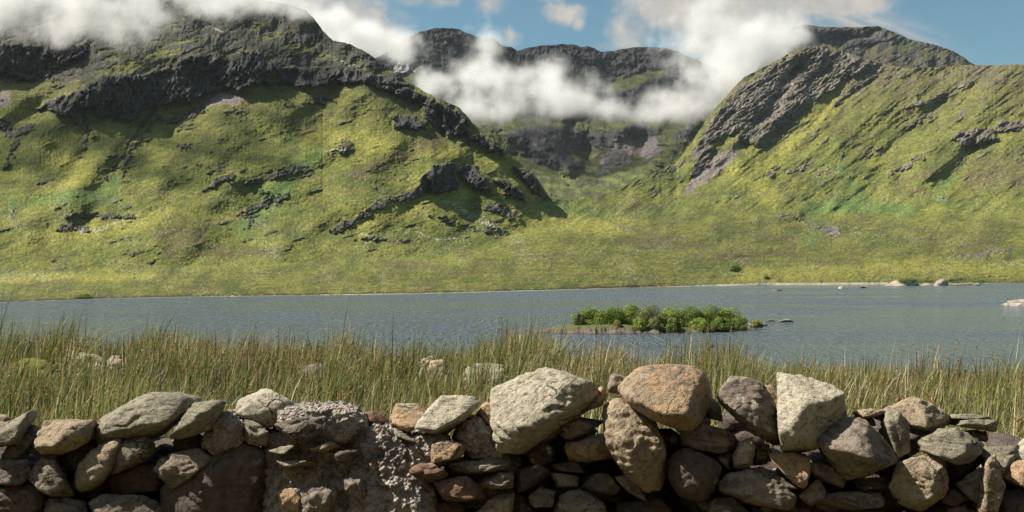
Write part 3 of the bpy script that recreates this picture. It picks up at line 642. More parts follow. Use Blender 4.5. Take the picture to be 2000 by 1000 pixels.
def solid(P, p=22, sub=5, rough=.012, strata=.5, seed=0, lump=0.0, lumpf=40):
    c, N, H = hull_planes(P, .905 if p > 9 else .985); d, F_ = ico(sub); ext = (P.max(0)-P.min(0))
    d = d*ext[None]; d = d/np.linalg.norm(d, axis=1)[:, None]
    rc_ = random.Random(seed*3+1)
    if p > 9:                                    # broken-off corners
        En = []; Eh = []
        for _ in range(5):
            n_ = np.array((rc_.uniform(-1, 1), rc_.uniform(-1, .3), rc_.uniform(-1, 1))); n_ /= np.linalg.norm(n_)
            En.append(n_); Eh.append(float(((P-c) @ n_).max())*rc_.uniform(.80, .93))
        for n0, h0 in list(zip(N, H)):               # each broad face breaks into a few flatter ones
            for _ in range(1):
                n_ = n0+np.array([rc_.gauss(0, .17) for _ in range(3)]); n_ /= np.linalg.norm(n_)
                d_ = n0+np.array([rc_.gauss(0, .35) for _ in range(3)]); d_ /= np.linalg.norm(d_)
                x0 = d_*h0/max(float(n0 @ d_), .5); En.append(n_); Eh.append(max(float(n_ @ x0), h0*.9))
        N = np.vstack([N, En]); H = np.concatenate([H, Eh])
    a = np.clip(d @ N.T, 0, None)/H[None]
    r = 1.0/(np.power(a, p).sum(1))**(1/p)
    sz = ext.mean(); q = d*r[:, None]
    w1 = fbm3(q*6/ max(sz, .1)*.25+seed, 4, seed, .55)
    r = r*(1+.035*w1)
    q = d*r[:, None]
    rr = random.Random(seed); ax = np.array((rr.uniform(-.45, .45), rr.uniform(-.3, .3), 1.0)); ax /= np.linalg.norm(ax)
    s_ = (q @ ax)*rr.uniform(26, 40)+fbm3(q*9+seed, 3, seed+3)*1.5
    step = (np.abs((s_ % 1)-.5)*2); step = sst(step, .1, .6)
    mask = sst(fbm3(q*7+seed+9, 2, seed+5), -.1, .3)
    disp = rough*1.0*fbm3(q*30+seed, 5, seed+7, .65)+rough*.45*fbm3(q*13+seed, 4, seed+8, .55, True)+strata*.014*step*mask
    if lump:
        wv = worley3(q*lumpf*(1+0*q)+fbm3(q*20, 2, 3)[:, None]*.6, seed); wv2 = worley3(q*lumpf*2.1, seed+2)
        disp = disp+lump*((1-wv)*.75+(1-wv2)*.3+.6*fbm3(q*14, 3, seed+1))-lump*.5
    q = d*(r+disp)[:, None]
    return c, q, F_
def stone(pts, key, Y=4.0, tilt=.5, ridge=None, bulge=.30, thick=.16, p=60, name='stone', parent=None, label=None, cat='stone', group=None, seed=None, rough=.009, strata=.5):
    stone.n += 1; seed = stone.n*7 if seed is None else seed
    SC = 1.0
    if Y > 5: SC = Y/4.0; thick = thick*1.0; Y = 4.0
    O = np.array(pts, float); cpx = O.mean(0); W = np.ptp(O[:, 0])*Y/F; Hh = np.ptp(O[:, 1])*Y/F
    size = math.sqrt(W*Hh); B = bulge*size
    P = [at(x, y, Y) for x, y in pts]
    if ridge:
        for x, y, f_ in ridge: P.append(at(x, y, Y-f_))
    else:
        for x, y in pts:
            ix = cpx[0]+(x-cpx[0])*.62; iy = cpx[1]+(y-cpx[1])*.62
            down = (y-cpx[1])/(np.ptp(O[:, 1])/2+1e-6)
            P.append(at(ix, iy+tilt*.12*np.ptp(O[:, 1]), Y-B*(1+tilt*down*.9)))
    for x, y in pts:
        ix = cpx[0]+(x-cpx[0])*.8; iy = cpx[1]+(y-cpx[1])*.8+.05*np.ptp(O[:, 1])
        P.append(at(ix, iy, Y+thick))
    P = np.array([q[:] for q in P])
    sub = 6 if size > .22 else (5 if size > .085 else 4)
    c, q, F_ = solid(P, p, sub, rough*min(1, size/.15+.3), strata, seed)
    for _ in range(2):                            # fit the silhouette to its measured extent
        w_ = q+c; yy_ = w_[:, 1]; pu = 1000+F*w_[:, 0]/yy_; pv = HOR-F*(w_[:, 2]-CZ)/yy_
        mg = .8+.02*np.ptp(O, axis=0).mean(); tx0, ty0 = O.min(0)-mg; tx1, ty1 = O.max(0)+mg
        kx = (tx1-tx0)/(pu.max()-pu.min()); kz = (ty1-ty0)/(pv.max()-pv.min()); q = q*np.array((kx, 1, kz))
        w_ = q+c; pu = 1000+F*w_[:, 0]/w_[:, 1]; pv = HOR-F*(w_[:, 2]-CZ)/w_[:, 1]
        c = c+np.array((((tx0+tx1)-(pu.max()+pu.min()))/2*Y/F, 0, -((ty0+ty1)-(pv.max()+pv.min()))/2*Y/F))
    o = np_mesh(name, q, None, F_, SM[key])
    if parent:
        o.parent = parent; o.location = Vector(c)-parent.location
        if label: o['label'] = label
    else:
        # origin at its base
        zmin = float(q[:, 2].min()); recenter(o, (0, 0, zmin)); o.location = Vector((c[0]*SC, c[1]*SC, CZ+(c[2]+zmin-CZ)*SC)); o.scale = (SC, SC, SC)
        tag(o, label, cat, group)
    return o
stone.n = 0
WALL = tag(empty('dry_stone_wall', (0, 4.15, CZ-1.6)), 'rough dry stone wall patched with lumpy mortar running across the foreground', 'stone wall', kind='thing')
def S(pts, key, **k):
    cy_ = sum(q[1] for q in pts)/len(pts)
    if key == 'g' and cy_ > 900: key = 'b'  # low stones get darker colours, painting in the shade beneath the cap stones
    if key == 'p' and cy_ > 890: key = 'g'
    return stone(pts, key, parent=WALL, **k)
CG = 'loose stones lying along the top of the wall'
def T(pts, key, label, **k): return stone(pts, key, label=label, group=CG, name='boulder' if k.pop('big', False) else 'loose_stone', **k)
# -- loose stones on top
T([(0, 811), (15, 813), (32, 828), (18, 840), (-30, 846), (-34, 818)], 't', 'small tan stone at the far left end of the wall top', Y=4.12, tilt=.8)
T([(0, 843), (40, 818), (72, 803), (66, 826), (40, 858), (20, 868), (-30, 872), (-36, 858)], 'g', 'thin pointed slab tipped up to the right at the left end of the wall', Y=4.02, tilt=.9)
T([(82, 835), (118, 824), (179, 821), (193, 832), (186, 848), (141, 872), (112, 888), (78, 888), (68, 872)], 't', 'angular tan stone left of the long smooth boulder', Y=4.0, ridge=[(122, 838, .07), (160, 842, .07), (92, 872, .09), (112, 880, .10), (150, 862, .06)])
T([(188, 832), (205, 817), (250, 789), (288, 773), (320, 769), (378, 772), (391, 781), (386, 795), (352, 821), (320, 846), (275, 861), (224, 874), (194, 873), (186, 853)], 'g', 'long smooth grey green boulder, the leftmost big one on the wall', big=True, Y=4.05, ridge=[(301, 787, .06), (345, 798, .10), (237, 812, .08), (215, 850, .12), (290, 830, .15), (330, 815, .13)], p=14, thick=.3)
T([(333, 853), (352, 821), (384, 792), (438, 783), (440, 795), (416, 830), (384, 845), (346, 857)], 'g', 'slanting grey wedge just right of the long smooth boulder', Y=3.95, ridge=[(389, 812, .08), (420, 797, .05), (352, 843, .08), (385, 832, .07)])
T([(462, 795), (474, 779), (506, 761), (538, 766), (573, 790), (562, 812), (525, 834), (477, 816)], 'p', 'pale rounded boulder resting on mortar at the left', big=True, Y=4.05, ridge=[(515, 786, .08), (480, 806, .10), (523, 824, .10), (545, 800, .05)], p=14)
T([(712, 805), (727, 802), (758, 818), (755, 826), (720, 822)], 'r', 'thin dark red stone stuck in the mortar top', Y=4.05, tilt=.3)
T([(766, 808), (774, 789), (826, 789), (841, 798), (820, 818), (806, 842), (781, 840), (764, 822)], 'o', 'pink and orange stone joined to the left of a pale flat stone', Y=4.06, tilt=1.0, strata=.3)
T([(856, 778), (896, 774), (929, 776), (937, 786), (907, 816), (872, 851), (852, 850), (812, 831), (828, 808)], 'p', 'pale flat stone sloping down left, right of the pink one', Y=4.0, ridge=[(895, 792, .05), (845, 825, .12), (868, 838, .13), (905, 805, .07), (820, 828, .09)])
T([(936, 792), (948, 786), (973, 795), (972, 840), (945, 826), (928, 808)], 'o', 'small orange tan stone wedged left of the biggest pale boulder', Y=4.08, tilt=.8)
T([(960, 757), (993, 743), (1044, 724), (1096, 721), (1147, 730), (1164, 745), (1157, 765), (1115, 808), (1070, 850), (1025, 885), (993, 879), (980, 855), (972, 830), (966, 800), (962, 775)], 'p', 'biggest pale boulder with a broad sunlit top and cracked lower edge', big=True, Y=4.0, thick=.35, ridge=[(1112, 752, .05), (1090, 768, .12), (1048, 800, .19), (1020, 838, .21), (996, 862, .20), (1010, 872, .16), (1080, 815, .13), (975, 800, .12), (1140, 755, .04)], p=40, rough=.010, strata=.8)
T([(1121, 809), (1141, 789), (1173, 756), (1183, 768), (1175, 790), (1136, 808)], 'o', 'slim orange wedge leaning between two large boulders', Y=4.02, tilt=.9)
T([(1190, 745), (1201, 730), (1212, 738), (1226, 742), (1214, 768), (1188, 766)], 'b', 'small jagged grey lump behind the round orange boulder', Y=4.2, tilt=.6)
T([(1210, 757), (1233, 731), (1259, 718), (1323, 714), (1368, 730), (1386, 747), (1381, 782), (1368, 814), (1342, 841), (1288, 822), (1246, 806), (1232, 778)], 'o', 'big rounded orange brown boulder speckled with pale lichen', big=True, Y=3.98, thick=.3, ridge=[(1245, 795, .16), (1288, 812, .20), (1340, 806, .20), (1366, 785, .15), (1230, 765, .07), (1375, 752, .05)], p=22, strata=.2)
T([(1402, 789), (1416, 747), (1432, 737), (1470, 753), (1489, 776), (1505, 808), (1526, 846), (1521, 867), (1489, 860), (1457, 841), (1425, 819), (1405, 803)], 'b', 'grey leaning boulder with streaked pocked face and dark hollow', big=True, Y=4.0, ridge=[(1425, 800, .10), (1462, 832, .14), (1480, 800, .10), (1440, 755, .04), (1505, 848, .09)], p=22, rough=.013)
T([(1483, 757), (1502, 753), (1515, 769), (1531, 814), (1528, 836), (1508, 812), (1489, 778)], 'o', 'narrow tan stone with a sunlit cap between grey boulder and pale slab', Y=4.12, tilt=.4)
T([(1520, 734), (1563, 730), (1608, 741), (1651, 757), (1650, 787), (1624, 834), (1596, 858), (1534, 884), (1530, 840), (1524, 790)], 'p', 'upright square pale boulder, sunlit above and shaded below', big=True, Y=4.02, thick=.32, ridge=[(1527, 796, .17), (1572, 793, .20), (1628, 776, .13), (1540, 872, .17), (1592, 848, .17)], p=44, strata=.8)
T([(1700, 803), (1730, 791), (1772, 777), (1801, 777), (1853, 802), (1856, 815), (1833, 835), (1798, 847), (1775, 841), (1752, 814)], 't', 'broad pale tan stone on top near the right end', big=True, Y=4.08, thick=.3, ridge=[(1790, 802, .05), (1778, 826, .10), (1835, 818, .09), (1800, 838, .09), (1740, 806, .05)])
T([(1666, 812), (1692, 804), (1730, 799), (1726, 811), (1679, 819)], 't', 'thin flat tan slab poking out left under the broad pale stone', Y=4.02, tilt=.6)
T([(1858, 811), (1932, 810), (1938, 818), (1880, 822), (1855, 822)], 'g', 'upper of two thin grey green slabs at the right', Y=4.12, tilt=.5)
T([(1852, 828), (1884, 820), (1945, 824), (1947, 836), (1926, 842), (1868, 835)], 'g', 'lower of two thin grey green slabs at the right', Y=4.06, tilt=.6)
T([(1983, 874), (2010, 852), (2050, 850), (2050, 901), (1980, 899)], 'p', 'pale rounded stone at the right edge above the orange one', Y=4.05, tilt=.7)
# -- built into the wall
S([(59, 830), (85, 840), (74, 869), (48, 898), (3, 904), (19, 878)], 'b', Y=4.08, tilt=.6)
S([(112, 891), (160, 866), (189, 848), (191, 872), (150, 925), (120, 910)], 'd', Y=4.1)
S([(144, 936), (160, 901), (198, 872), (237, 858), (222, 885), (216, 917), (192, 946), (160, 959), (144, 952)], 't', Y=3.97, tilt=.3, p=8)
S([(214, 887), (243, 862), (282, 853), (298, 861), (305, 878), (275, 904), (222, 925)], 'g', Y=3.99, tilt=.3, p=14)
S([(54, 933), (85, 893), (106, 902), (128, 926), (143, 962), (122, 975), (93, 963)], 'b', Y=3.98, tilt=.2)
S([(-30, 912), (26, 896), (54, 903), (62, 923), (42, 947), (-30, 946)], 'g', Y=4.0, tilt=.8)
S([(-40, 950), (40, 948), (80, 962), (85, 990), (60, 1020), (-40, 1020)], 'd', Y=4.0, tilt=.1)
S([(301, 917), (320, 897), (384, 877), (413, 888), (406, 904), (362, 926), (333, 956), (318, 940)], 'g', Y=3.96, tilt=.7)
S([(315, 985), (352, 933), (400, 901), (451, 865), (477, 866), (523, 871), (526, 936), (518, 1060), (322, 1060)], 'd', Y=3.94, tilt=.1, bulge=.12, thick=.3, p=44, label='huge dark purple brown block, largest in the wall')
S([(176, 988), (205, 969), (278, 967), (318, 987), (318, 1040), (180, 1040)], 'g', Y=3.94, tilt=.4)
S([(88, 974), (134, 977), (173, 986), (176, 1030), (88, 1030)], 'b', Y=3.96, tilt=.4)
S([(215, 933), (260, 915), (310, 908), (322, 923), (314, 962), (224, 966)], 'd', Y=4.05, tilt=.1)
S([(339, 859), (384, 846), (412, 868), (395, 880), (346, 882)], 'd', Y=4.08)
S([(478, 821), (496, 823), (528, 846), (524, 870), (490, 870), (478, 859)], 'g', Y=3.95, tilt=.1)
S([(538, 827), (554, 818), (624, 815), (638, 824), (636, 838), (618, 851), (566, 854), (542, 843)], 'b', Y=3.90, tilt=.4)
S([(526, 876), (554, 867), (582, 868), (576, 879), (541, 886)], 'g', Y=3.88, tilt=.9)
S([(606, 876), (650, 862), (664, 868), (640, 879), (611, 884)], 'o', Y=3.88, tilt=.9)
S([(541, 903), (579, 900), (620, 900), (611, 912), (556, 914)], 't', Y=3.87, tilt=.8)
S([(554, 914), (592, 912), (600, 918), (566, 924)], 'g', Y=3.87, tilt=.8)
S([(650, 891), (672, 880), (700, 882), (674, 902), (653, 903)], 'd', Y=3.86, tilt=.4)
S([(542, 957), (570, 955), (588, 966), (588, 1040), (544, 1040)], 'o', Y=3.88, tilt=.1)
S([(589, 962), (624, 960), (650, 950), (658, 968), (632, 1030), (589, 1030)], 'b', Y=3.86, tilt=.1)
S([(666, 935), (707, 931), (718, 974), (694, 980), (666, 955)], 'b', Y=3.85, tilt=.1)
S([(770, 837), (790, 842), (815, 857), (810, 863), (776, 848)], 'g', Y=3.97, tilt=.9)
S([(835, 904), (846, 867), (862, 861), (891, 868), (908, 878), (900, 894), (865, 903)], 'o', Y=3.92, tilt=.2)
S([(796, 923), (814, 910), (846, 906), (874, 917), (872, 934), (827, 942), (798, 937)], 'r', Y=3.90, tilt=.3, label='dark red stone set in the mortar')
S([(878, 904), (910, 897), (987, 896), (995, 907), (961, 921), (910, 927), (881, 918)], 'b', Y=3.94, tilt=.3)
S([(846, 950), (878, 936), (916, 932), (946, 957), (946, 971), (900, 979), (859, 969)], 'r', Y=3.90, tilt=.5, label='orange brown oval stone low in the wall')
S([(923, 933), (974, 922), (1003, 926), (1003, 953), (961, 953), (932, 947)], 'b', Y=3.92, tilt=.3)
S([(915, 1020), (961, 974), (1004, 957), (1002, 990), (974, 1030)], 't', Y=3.93, tilt=.1)
S([(846, 984), (880, 982), (910, 985), (905, 1020), (850, 1020)], 'd', Y=3.96)
S([(1006, 923), (1048, 909), (1074, 917), (1074, 937), (1032, 956), (1009, 963)], 'd', Y=3.97, tilt=.3)
S([(1028, 886), (1057, 860), (1081, 862), (1083, 898), (1064, 911), (1038, 905)], 'd', Y=4.04, tilt=.2)
S([(1087, 834), (1118, 813), (1150, 816), (1181, 824), (1160, 838), (1128, 857), (1096, 855)], 'b', Y=4.02, tilt=.5, strata=1.2)
S([(1104, 860), (1145, 852), (1185, 849), (1196, 894), (1141, 902), (1108, 892)], 't', Y=3.99, tilt=.1, p=40)
S([(1080, 906), (1128, 903), (1146, 923), (1089, 919)], 'd', Y=4.0, tilt=.5)
S([(1076, 924), (1131, 932), (1130, 953), (1089, 948)], 'b', Y=3.97, tilt=.4)
S([(1134, 947), (1160, 928), (1185, 925), (1212, 956), (1198, 966), (1160, 960)], 'd', Y=3.94, tilt=.4)
S([(1033, 973), (1057, 952), (1084, 958), (1078, 989), (1044, 990)], 'b', Y=3.95, tilt=.5)
S([(1072, 1030), (1096, 968), (1134, 957), (1165, 978), (1190, 1030)], 'b', Y=3.92, tilt=.3)
S([(1006, 968), (1032, 975), (1045, 1000), (1060, 1030), (1000, 1030)], 'd', Y=4.0)
S([(1179, 787), (1204, 781), (1240, 795), (1268, 821), (1288, 853), (1301, 898), (1292, 946), (1268, 959), (1243, 950), (1227, 923), (1198, 885), (1185, 846), (1180, 814)], 't', Y=3.97, p=30, thick=.3, ridge=[(1192, 860, .10), (1235, 840, .14), (1270, 858, .12), (1205, 888, .13), (1240, 893, .17), (1290, 900, .12), (1262, 945, .10)], label='tall tan stone slanting down between two large boulders', rough=.012)
S([(1384, 776), (1400, 792), (1410, 822), (1374, 810)], 'b', Y=4.15, tilt=.3)
S([(1330, 840), (1368, 828), (1432, 846), (1437, 859), (1422, 883), (1374, 887), (1336, 868)], 'b', Y=4.0, tilt=.3)
S([(1268, 842), (1310, 838), (1340, 862), (1325, 880), (1300, 870)], 'd', Y=4.1)
S([(1306, 898), (1332, 877), (1374, 887), (1408, 914), (1402, 936), (1371, 981), (1329, 973), (1307, 943)], 'd', Y=3.92, tilt=.4, p=9, label='rounded purple brown stone with pale lichen spots')
S([(1432, 886), (1451, 859), (1474, 855), (1475, 878), (1464, 905), (1438, 921)], 'p', Y=3.96, tilt=.4, strata=1)
S([(1402, 891), (1428, 885), (1430, 918), (1416, 911)], 'b', Y=3.98)
S([(1473, 868), (1502, 870), (1510, 898), (1470, 908)], 'b', Y=4.03)
S([(1503, 884), (1547, 884), (1580, 891), (1582, 946), (1573, 953), (1541, 927)], 'o', Y=3.93, tilt=.8, p=20, label='triangular orange stone pointing down in the wall')
S([(1406, 942), (1422, 922), (1448, 919), (1502, 936), (1554, 965), (1552, 988), (1528, 994), (1457, 980), (1416, 963)], 'b', Y=3.90, tilt=.5, rough=.014)
S([(1458, 917), (1489, 913), (1558, 952), (1528, 954)], 'b', Y=3.97, tilt=.7, strata=1)
S([(1585, 901), (1614, 903), (1650, 936), (1648, 953), (1598, 932)], 'g', Y=3.94, tilt=.6)
S([(1560, 968), (1579, 955), (1598, 935), (1612, 955), (1612, 975), (1582, 986)], 'g', Y=3.93, tilt=.5)
S([(1202, 933), (1226, 929), (1262, 978), (1240, 977)], 'g', Y=3.93, tilt=.4)
S([(1368, 1020), (1400, 977), (1438, 973), (1462, 1000), (1462, 1030)], 'b', Y=3.93, tilt=.4)
S([(1470, 990), (1530, 998), (1575, 995), (1590, 1030), (1470, 1035)], 'd', Y=3.96)
S([(1594, 860), (1606, 843), (1638, 821), (1673, 817), (1705, 836), (1737, 871), (1754, 904), (1731, 927), (1663, 935), (1628, 921), (1599, 892)], 'b', Y=3.94, p=30, thick=.3, ridge=[(1612, 873, .10), (1645, 872, .15), (1678, 902, .19), (1735, 898, .12), (1690, 850, .08), (1640, 905, .14)], label='large blotched grey boulder with an orange tinge under the right slab')
S([(1718, 834), (1730, 801), (1756, 807), (1776, 834), (1773, 878), (1753, 896), (1737, 872), (1721, 848)], 'g', Y=4.0, tilt=.4)
S([(1673, 818), (1705, 817), (1710, 830), (1690, 834)], 't', Y=4.1, tilt=.8)
S([(1793, 866), (1820, 843), (1858, 837), (1894, 853), (1920, 869), (1897, 899), (1871, 906), (1836, 892), (1800, 879)], 'g', Y=3.95, tilt=.8, strata=1.0, label='grey green oval stone with a cracked face below the two slabs')
S([(1884, 841), (1929, 843), (1929, 863), (1903, 855)], 'd', Y=4.12)
S([(1752, 899), (1798, 891), (1846, 901), (1851, 910), (1849, 965), (1810, 996), (1772, 989), (1738, 956)], 't', Y=3.92, tilt=.3, p=44, label='blocky brown stone with a broken pale corner')
S([(1917, 872), (1980, 871), (1994, 888), (1958, 928), (1946, 905), (1914, 886)], 'p', Y=4.02, tilt=.9)
S([(1957, 927), (1987, 900), (2020, 903), (2030, 960), (1974, 944)], 'o', Y=3.95, tilt=.5)
S([(1909, 998), (1926, 952), (1926, 904), (1939, 889), (1948, 904), (1962, 955), (1950, 994), (1932, 1030), (1912, 1030)], 't', Y=3.90, tilt=.3, label='thin upright stone standing on end near the right edge')
S([(1867, 953), (1887, 933), (1926, 913), (1920, 952), (1907, 986), (1894, 975)], 'g', Y=3.94, tilt=.5)
S([(1839, 968), (1866, 953), (1895, 975), (1868, 988), (1845, 985)], 'd', Y=3.97)
S([(1592, 988), (1628, 965), (1692, 961), (1726, 974), (1726, 990), (1628, 998)], 'b', Y=3.93, tilt=.5)
S([(1663, 938), (1730, 933), (1735, 949), (1673, 957)], 'd', Y=3.98, tilt=.5)
S([(1852, 903), (1916, 885), (1926, 912), (1884, 935), (1852, 938)], 'd', Y=4.08, tilt=.4)
S([(1956, 968), (2000, 955), (2060, 955), (2060, 1040), (1946, 1040)], 'd', Y=3.94, tilt=.2)
S([(1640, 1000), (1700, 996), (1735, 1005), (1730, 1040), (1640, 1040)], 'd', Y=3.96)
S([(1850, 992), (1890, 985), (1910, 1000), (1905, 1040), (1850, 1040)], 'b', Y=3.95)
S([(1210, 985), (1250, 980), (1290, 975), (1310, 1000), (1300, 1040), (1200, 1040)], 'd', Y=3.98)

# mortar
def mortar_mat():
    m, t, out = material('crumbling_mortar'); b = t.n('ShaderNodeBsdfPrincipled'); t.lk(b.outputs[0], out.inputs[0])
    p = t.n('ShaderNodeNewGeometry').outputs['Position']
    n = t.noise(p, 26, 6, .7); v = t.n('ShaderNodeTexVoronoi'); v.inputs['Scale'].default_value = 75; t.lk(p, v.inputs['Vector'])
    c = t.mix(t.ramp(n, .35, .65), (.27, .23, .20), (.50, .44, .375)); c = t.mix(t.m('MULTIPLY', t.ramp(t.noise(p, 8, 4, .6), .5, .65), .6), c, (.07, .055, .05))
    t.lk(c, b.inputs['Base Color']); b.inputs['Roughness'].default_value = .95
    bp = t.n('ShaderNodeBump'); bp.inputs['Strength'].default_value = 1; bp.inputs['Distance'].default_value = .03
    t.lk(t.m('ADD', n, t.m('MULTIPLY', v.outputs['Distance'], -.9)), bp.inputs['Height']); t.lk(bp.outputs[0], b.inputs['Normal']); return m
MM = mortar_mat()
def mortar(pts, Y=4.0, bulge=.3, thick=.2, sub=6, lump=.030, lf=26):
    stone.n += 1; O = np.array(pts, float); c0 = O.mean(0); sz = math.sqrt(np.ptp(O[:, 0])*np.ptp(O[:, 1]))*Y/F; P = []
    for x, y in pts:
        P.append(at(x, y, Y)); P.append(at(c0[0]+(x-c0[0])*.75, c0[1]+(y-c0[1])*.75+6, Y-bulge*sz*(1+(1.3*(y-c0[1])/(np.ptp(O[:, 1])/2) if sub == 7 else .3)))); P.append(at(x, y, Y+thick))
    P = np.array([q[:] for q in P]); c, q, F_ = solid(P, 8, sub, .012, 0, stone.n, lump*(1.5 if sub == 7 else 1), lf)
    o = np_mesh('mortar', q, None, F_, MM, parent=WALL); o.location = Vector(c)-WALL.location; return o
mortar([(392, 868), (415, 815), (455, 798), (480, 818), (484, 862), (450, 870), (420, 888)], 3.99)
mortar([(525, 800), (545, 790), (620, 792), (682, 786), (710, 800), (730, 830), (700, 870), (600, 862), (530, 836)], 4.0, .25)
mortar([(510, 850), (600, 845), (700, 850), (720, 920), (700, 1050), (505, 1050), (520, 900)], 3.99, .14, sub=7)
mortar([(680, 850), (730, 822), (770, 830), (810, 850), (850, 900), (840, 960), (860, 1050), (660, 1050), (670, 930)], 3.96, .14, sub=7)
mortar([(775, 850), (830, 850), (880, 858), (880, 905), (830, 915), (780, 910)], 3.99, .2)
mortar([(885, 850), (905, 816), (935, 812), (968, 835), (990, 865), (1000, 905), (940, 905), (895, 880)], 4.02, .2)
mortar([(870, 900), (1000, 880), (1025, 910), (1010, 960), (960, 990), (870, 990)], 4.06, .1)
# hearting: small rubble packed inside the wall and its parts beyond the picture
def chip(vb, r):
    N = np.array([(r.gauss(0, 1), r.gauss(0, 1), r.gauss(0, 1)) for _ in range(10)]); N /= np.linalg.norm(N, axis=1)[:, None]; N = np.vstack([N, -N[:5]])
    h = np.array([r.uniform(.6, .95) for _ in range(15)]); a = np.clip(vb @ N.T, 0, None)/h
    rad = 1/np.maximum((a**30).sum(1)**(1/30), .7); return vb*rad[:, None]*(1+.05*pn3(vb*4+r.random()*50, 5))[:, None]
def hearting():
    VV = []; FF = []; off = 0; r = random.Random(3); vb, fb = ico(3)
    topc = curve([(-900, 850), (0, 850), (200, 850), (450, 830), (700, 835), (980, 835), (1200, 815), (1350, 820), (1500, 830), (1720, 830), (1850, 835), (1940, 865), (2000, 875), (2900, 860)])
    for layer in range(3):
        Y = 4.22+.16*layer
        for i in range(560 if layer == 0 else 330):
            x = r.uniform(-750, 2750); tp = topc(x)+25*(2-layer if layer < 2 else 0)
            y = tp+abs(r.random())**1.0*(1300-tp)
            if layer and y > tp+120: continue
            c = at(x, y, Y+r.uniform(-.05, .05)); s = r.uniform(.05, .11); e = np.array((s*r.uniform(1, 1.7), s*1.1, s*r.uniform(.5, .9)))
            pts = chip(vb, r)*e; a = r.uniform(-.5, .5); ca, sa = math.cos(a), math.sin(a)
            q = np.stack([pts[:, 0]*ca-pts[:, 2]*sa, pts[:, 1], pts[:, 0]*sa+pts[:, 2]*ca], 1)+np.array(c[:])
            VV.append(q); FF.append(fb+off); off += len(vb)
    for i in range(150):     # the face of the wall past both ends and below the picture
        x = r.choice([r.uniform(-750, -50), r.uniform(2070, 2750), r.uniform(-50, 2050)]); y = r.uniform(845, 1290) if (x < -50 or x > 2060) else r.uniform(1075, 1290)
        c = at(x, y, 4.05); s = r.uniform(.08, .15); e = np.array((s*r.uniform(1, 1.6), s, s*r.uniform(.5, .9)))
        pts = chip(vb, r)*e
        VV.append(pts+np.array(c[:])); FF.append(fb+off); off += len(vb)
    cx = np.linspace(-750, 2750, 120); core = []
    for x in cx:
        for Yc, dy in ((4.42, 75), (4.42, 460), (4.56, 460), (4.56, 75)): core.append(tuple(at(x, topc(x)+dy+r.uniform(-6, 6), Yc)))
    for k_ in range(119):
        for e_ in range(4):
            a_ = off+k_*4+e_; b_ = off+k_*4+(e_+1) % 4; FF.append(np.array([(a_, b_, b_+4), (a_, b_+4, a_+4)]))
    VV.append(np.array(core)); off += len(core)
    o = np_mesh('hearting', np.concatenate(VV), None, np.concatenate(FF), SM['d'], parent=WALL); o.matrix_parent_inverse = WALL.matrix_world.inverted()
    co = np.concatenate(VV)-np.array(WALL.location[:]); o.data.vertices.foreach_set('co', co.astype(np.float32).ravel()); o.matrix_parent_inverse.identity(); o.data.update()
    tag(o, kind='stuff')
hearting()

# ------------------------------------------------------------ stones in the field and in the lake
def surf(px, py):
    PXg, PYg, P = HILL; j = int(np.clip(round((px-PXg[0, 0])/1.25), 0, PXg.shape[1]-1)); i = int(np.argmin(np.abs(PYg[:, j]-py)))
    return Vector(P[i, j])
FS = 'pale stones lying among the rushes'
def FT(pts, key, Y, label, group=None, name='field_stone', cat='stone', **k): return stone(pts, key, Y=Y, label=label, group=group, name=name, cat=cat, **k)
FT([(140, 768), (150, 693), (175, 690), (202, 696), (208, 768)], 'p', 14.0, 'white flat topped stone among the rushes at the left', FS, tilt=.6)
FT([(202, 768), (210, 697), (232, 696), (246, 768)], 'b', 14.1, 'smaller grey stone right beside the white flat topped one', FS, tilt=.6)
FT([(560, 790), (578, 718), (605, 711), (632, 714), (650, 790)], 'b', 12.5, 'low tan stone half hidden by rushes left of the field centre', FS, tilt=.6)
FT([(806, 775), (820, 706), (836, 697), (846, 703), (856, 775)], 'g', 13.6, 'pointed grey stone among the rushes', FS)
FT([(832, 775), (842, 706), (866, 704), (882, 775)], 't', 13.3, 'low brown stone touching the pointed grey stone', FS, tilt=.6)
FT([(905, 815), (916, 722), (930, 712), (960, 715), (988, 723), (1010, 815)], 'g', 11.5, 'long pale stone among rushes just left of the biggest boulder', FS, tilt=.6)
moss = simple_mat('yellow_green_moss', (.07, .06, .02), (.17, .175, .03), 14.0, .95, 1.0)
o = FT([(-25, 785), (6, 730), (36, 708), (62, 702), (92, 708), (114, 726), (146, 785)], 'g', 13.0, 'bright yellow green mossy mound among the rushes', name='mossy_mound', cat='mound', tilt=.5, p=8)
o.data.materials[0] = moss
def wy(py): return CZ*F/(py-HOR)
FT([(1506, 568.5), (1512, 565), (1524, 565.5), (1527, 568.5)], 'd', wy(568), 'small dark rock in the lake near the beach', name='lake_rock', cat='rock')
FT([(1637, 564.5), (1640, 560), (1645, 560), (1648, 564.5)], 'p', wy(564), 'small pale rock standing in the water off the beach', name='lake_rock', cat='rock')
FT([(1680, 563.5), (1684, 560.5), (1690, 560), (1697, 563.5)], 't', wy(563), 'pinkish pair of low rocks off the beach, right of the pale rock', name='lake_rock', cat='rock')
FT([(1494, 628.5), (1500, 625), (1510, 625), (1514, 628.5)], 'd', wy(628), 'small flat rock in the water between island and longer reef', name='lake_rock', cat='rock')
FT([(1520, 629), (1532, 625), (1545, 624), (1551, 628), (1546, 629.5)], 'b', wy(629), 'long low reddish reef in the water right of the island', name='lake_rock', cat='rock')
FT([(1956, 599), (1975, 593), (2010, 592), (2060, 594), (2060, 600), (1985, 600)], 'b', wy(599), 'low grey rock ledge in the lake at the right edge, nearer one', name='rock_ledge', cat='rock')
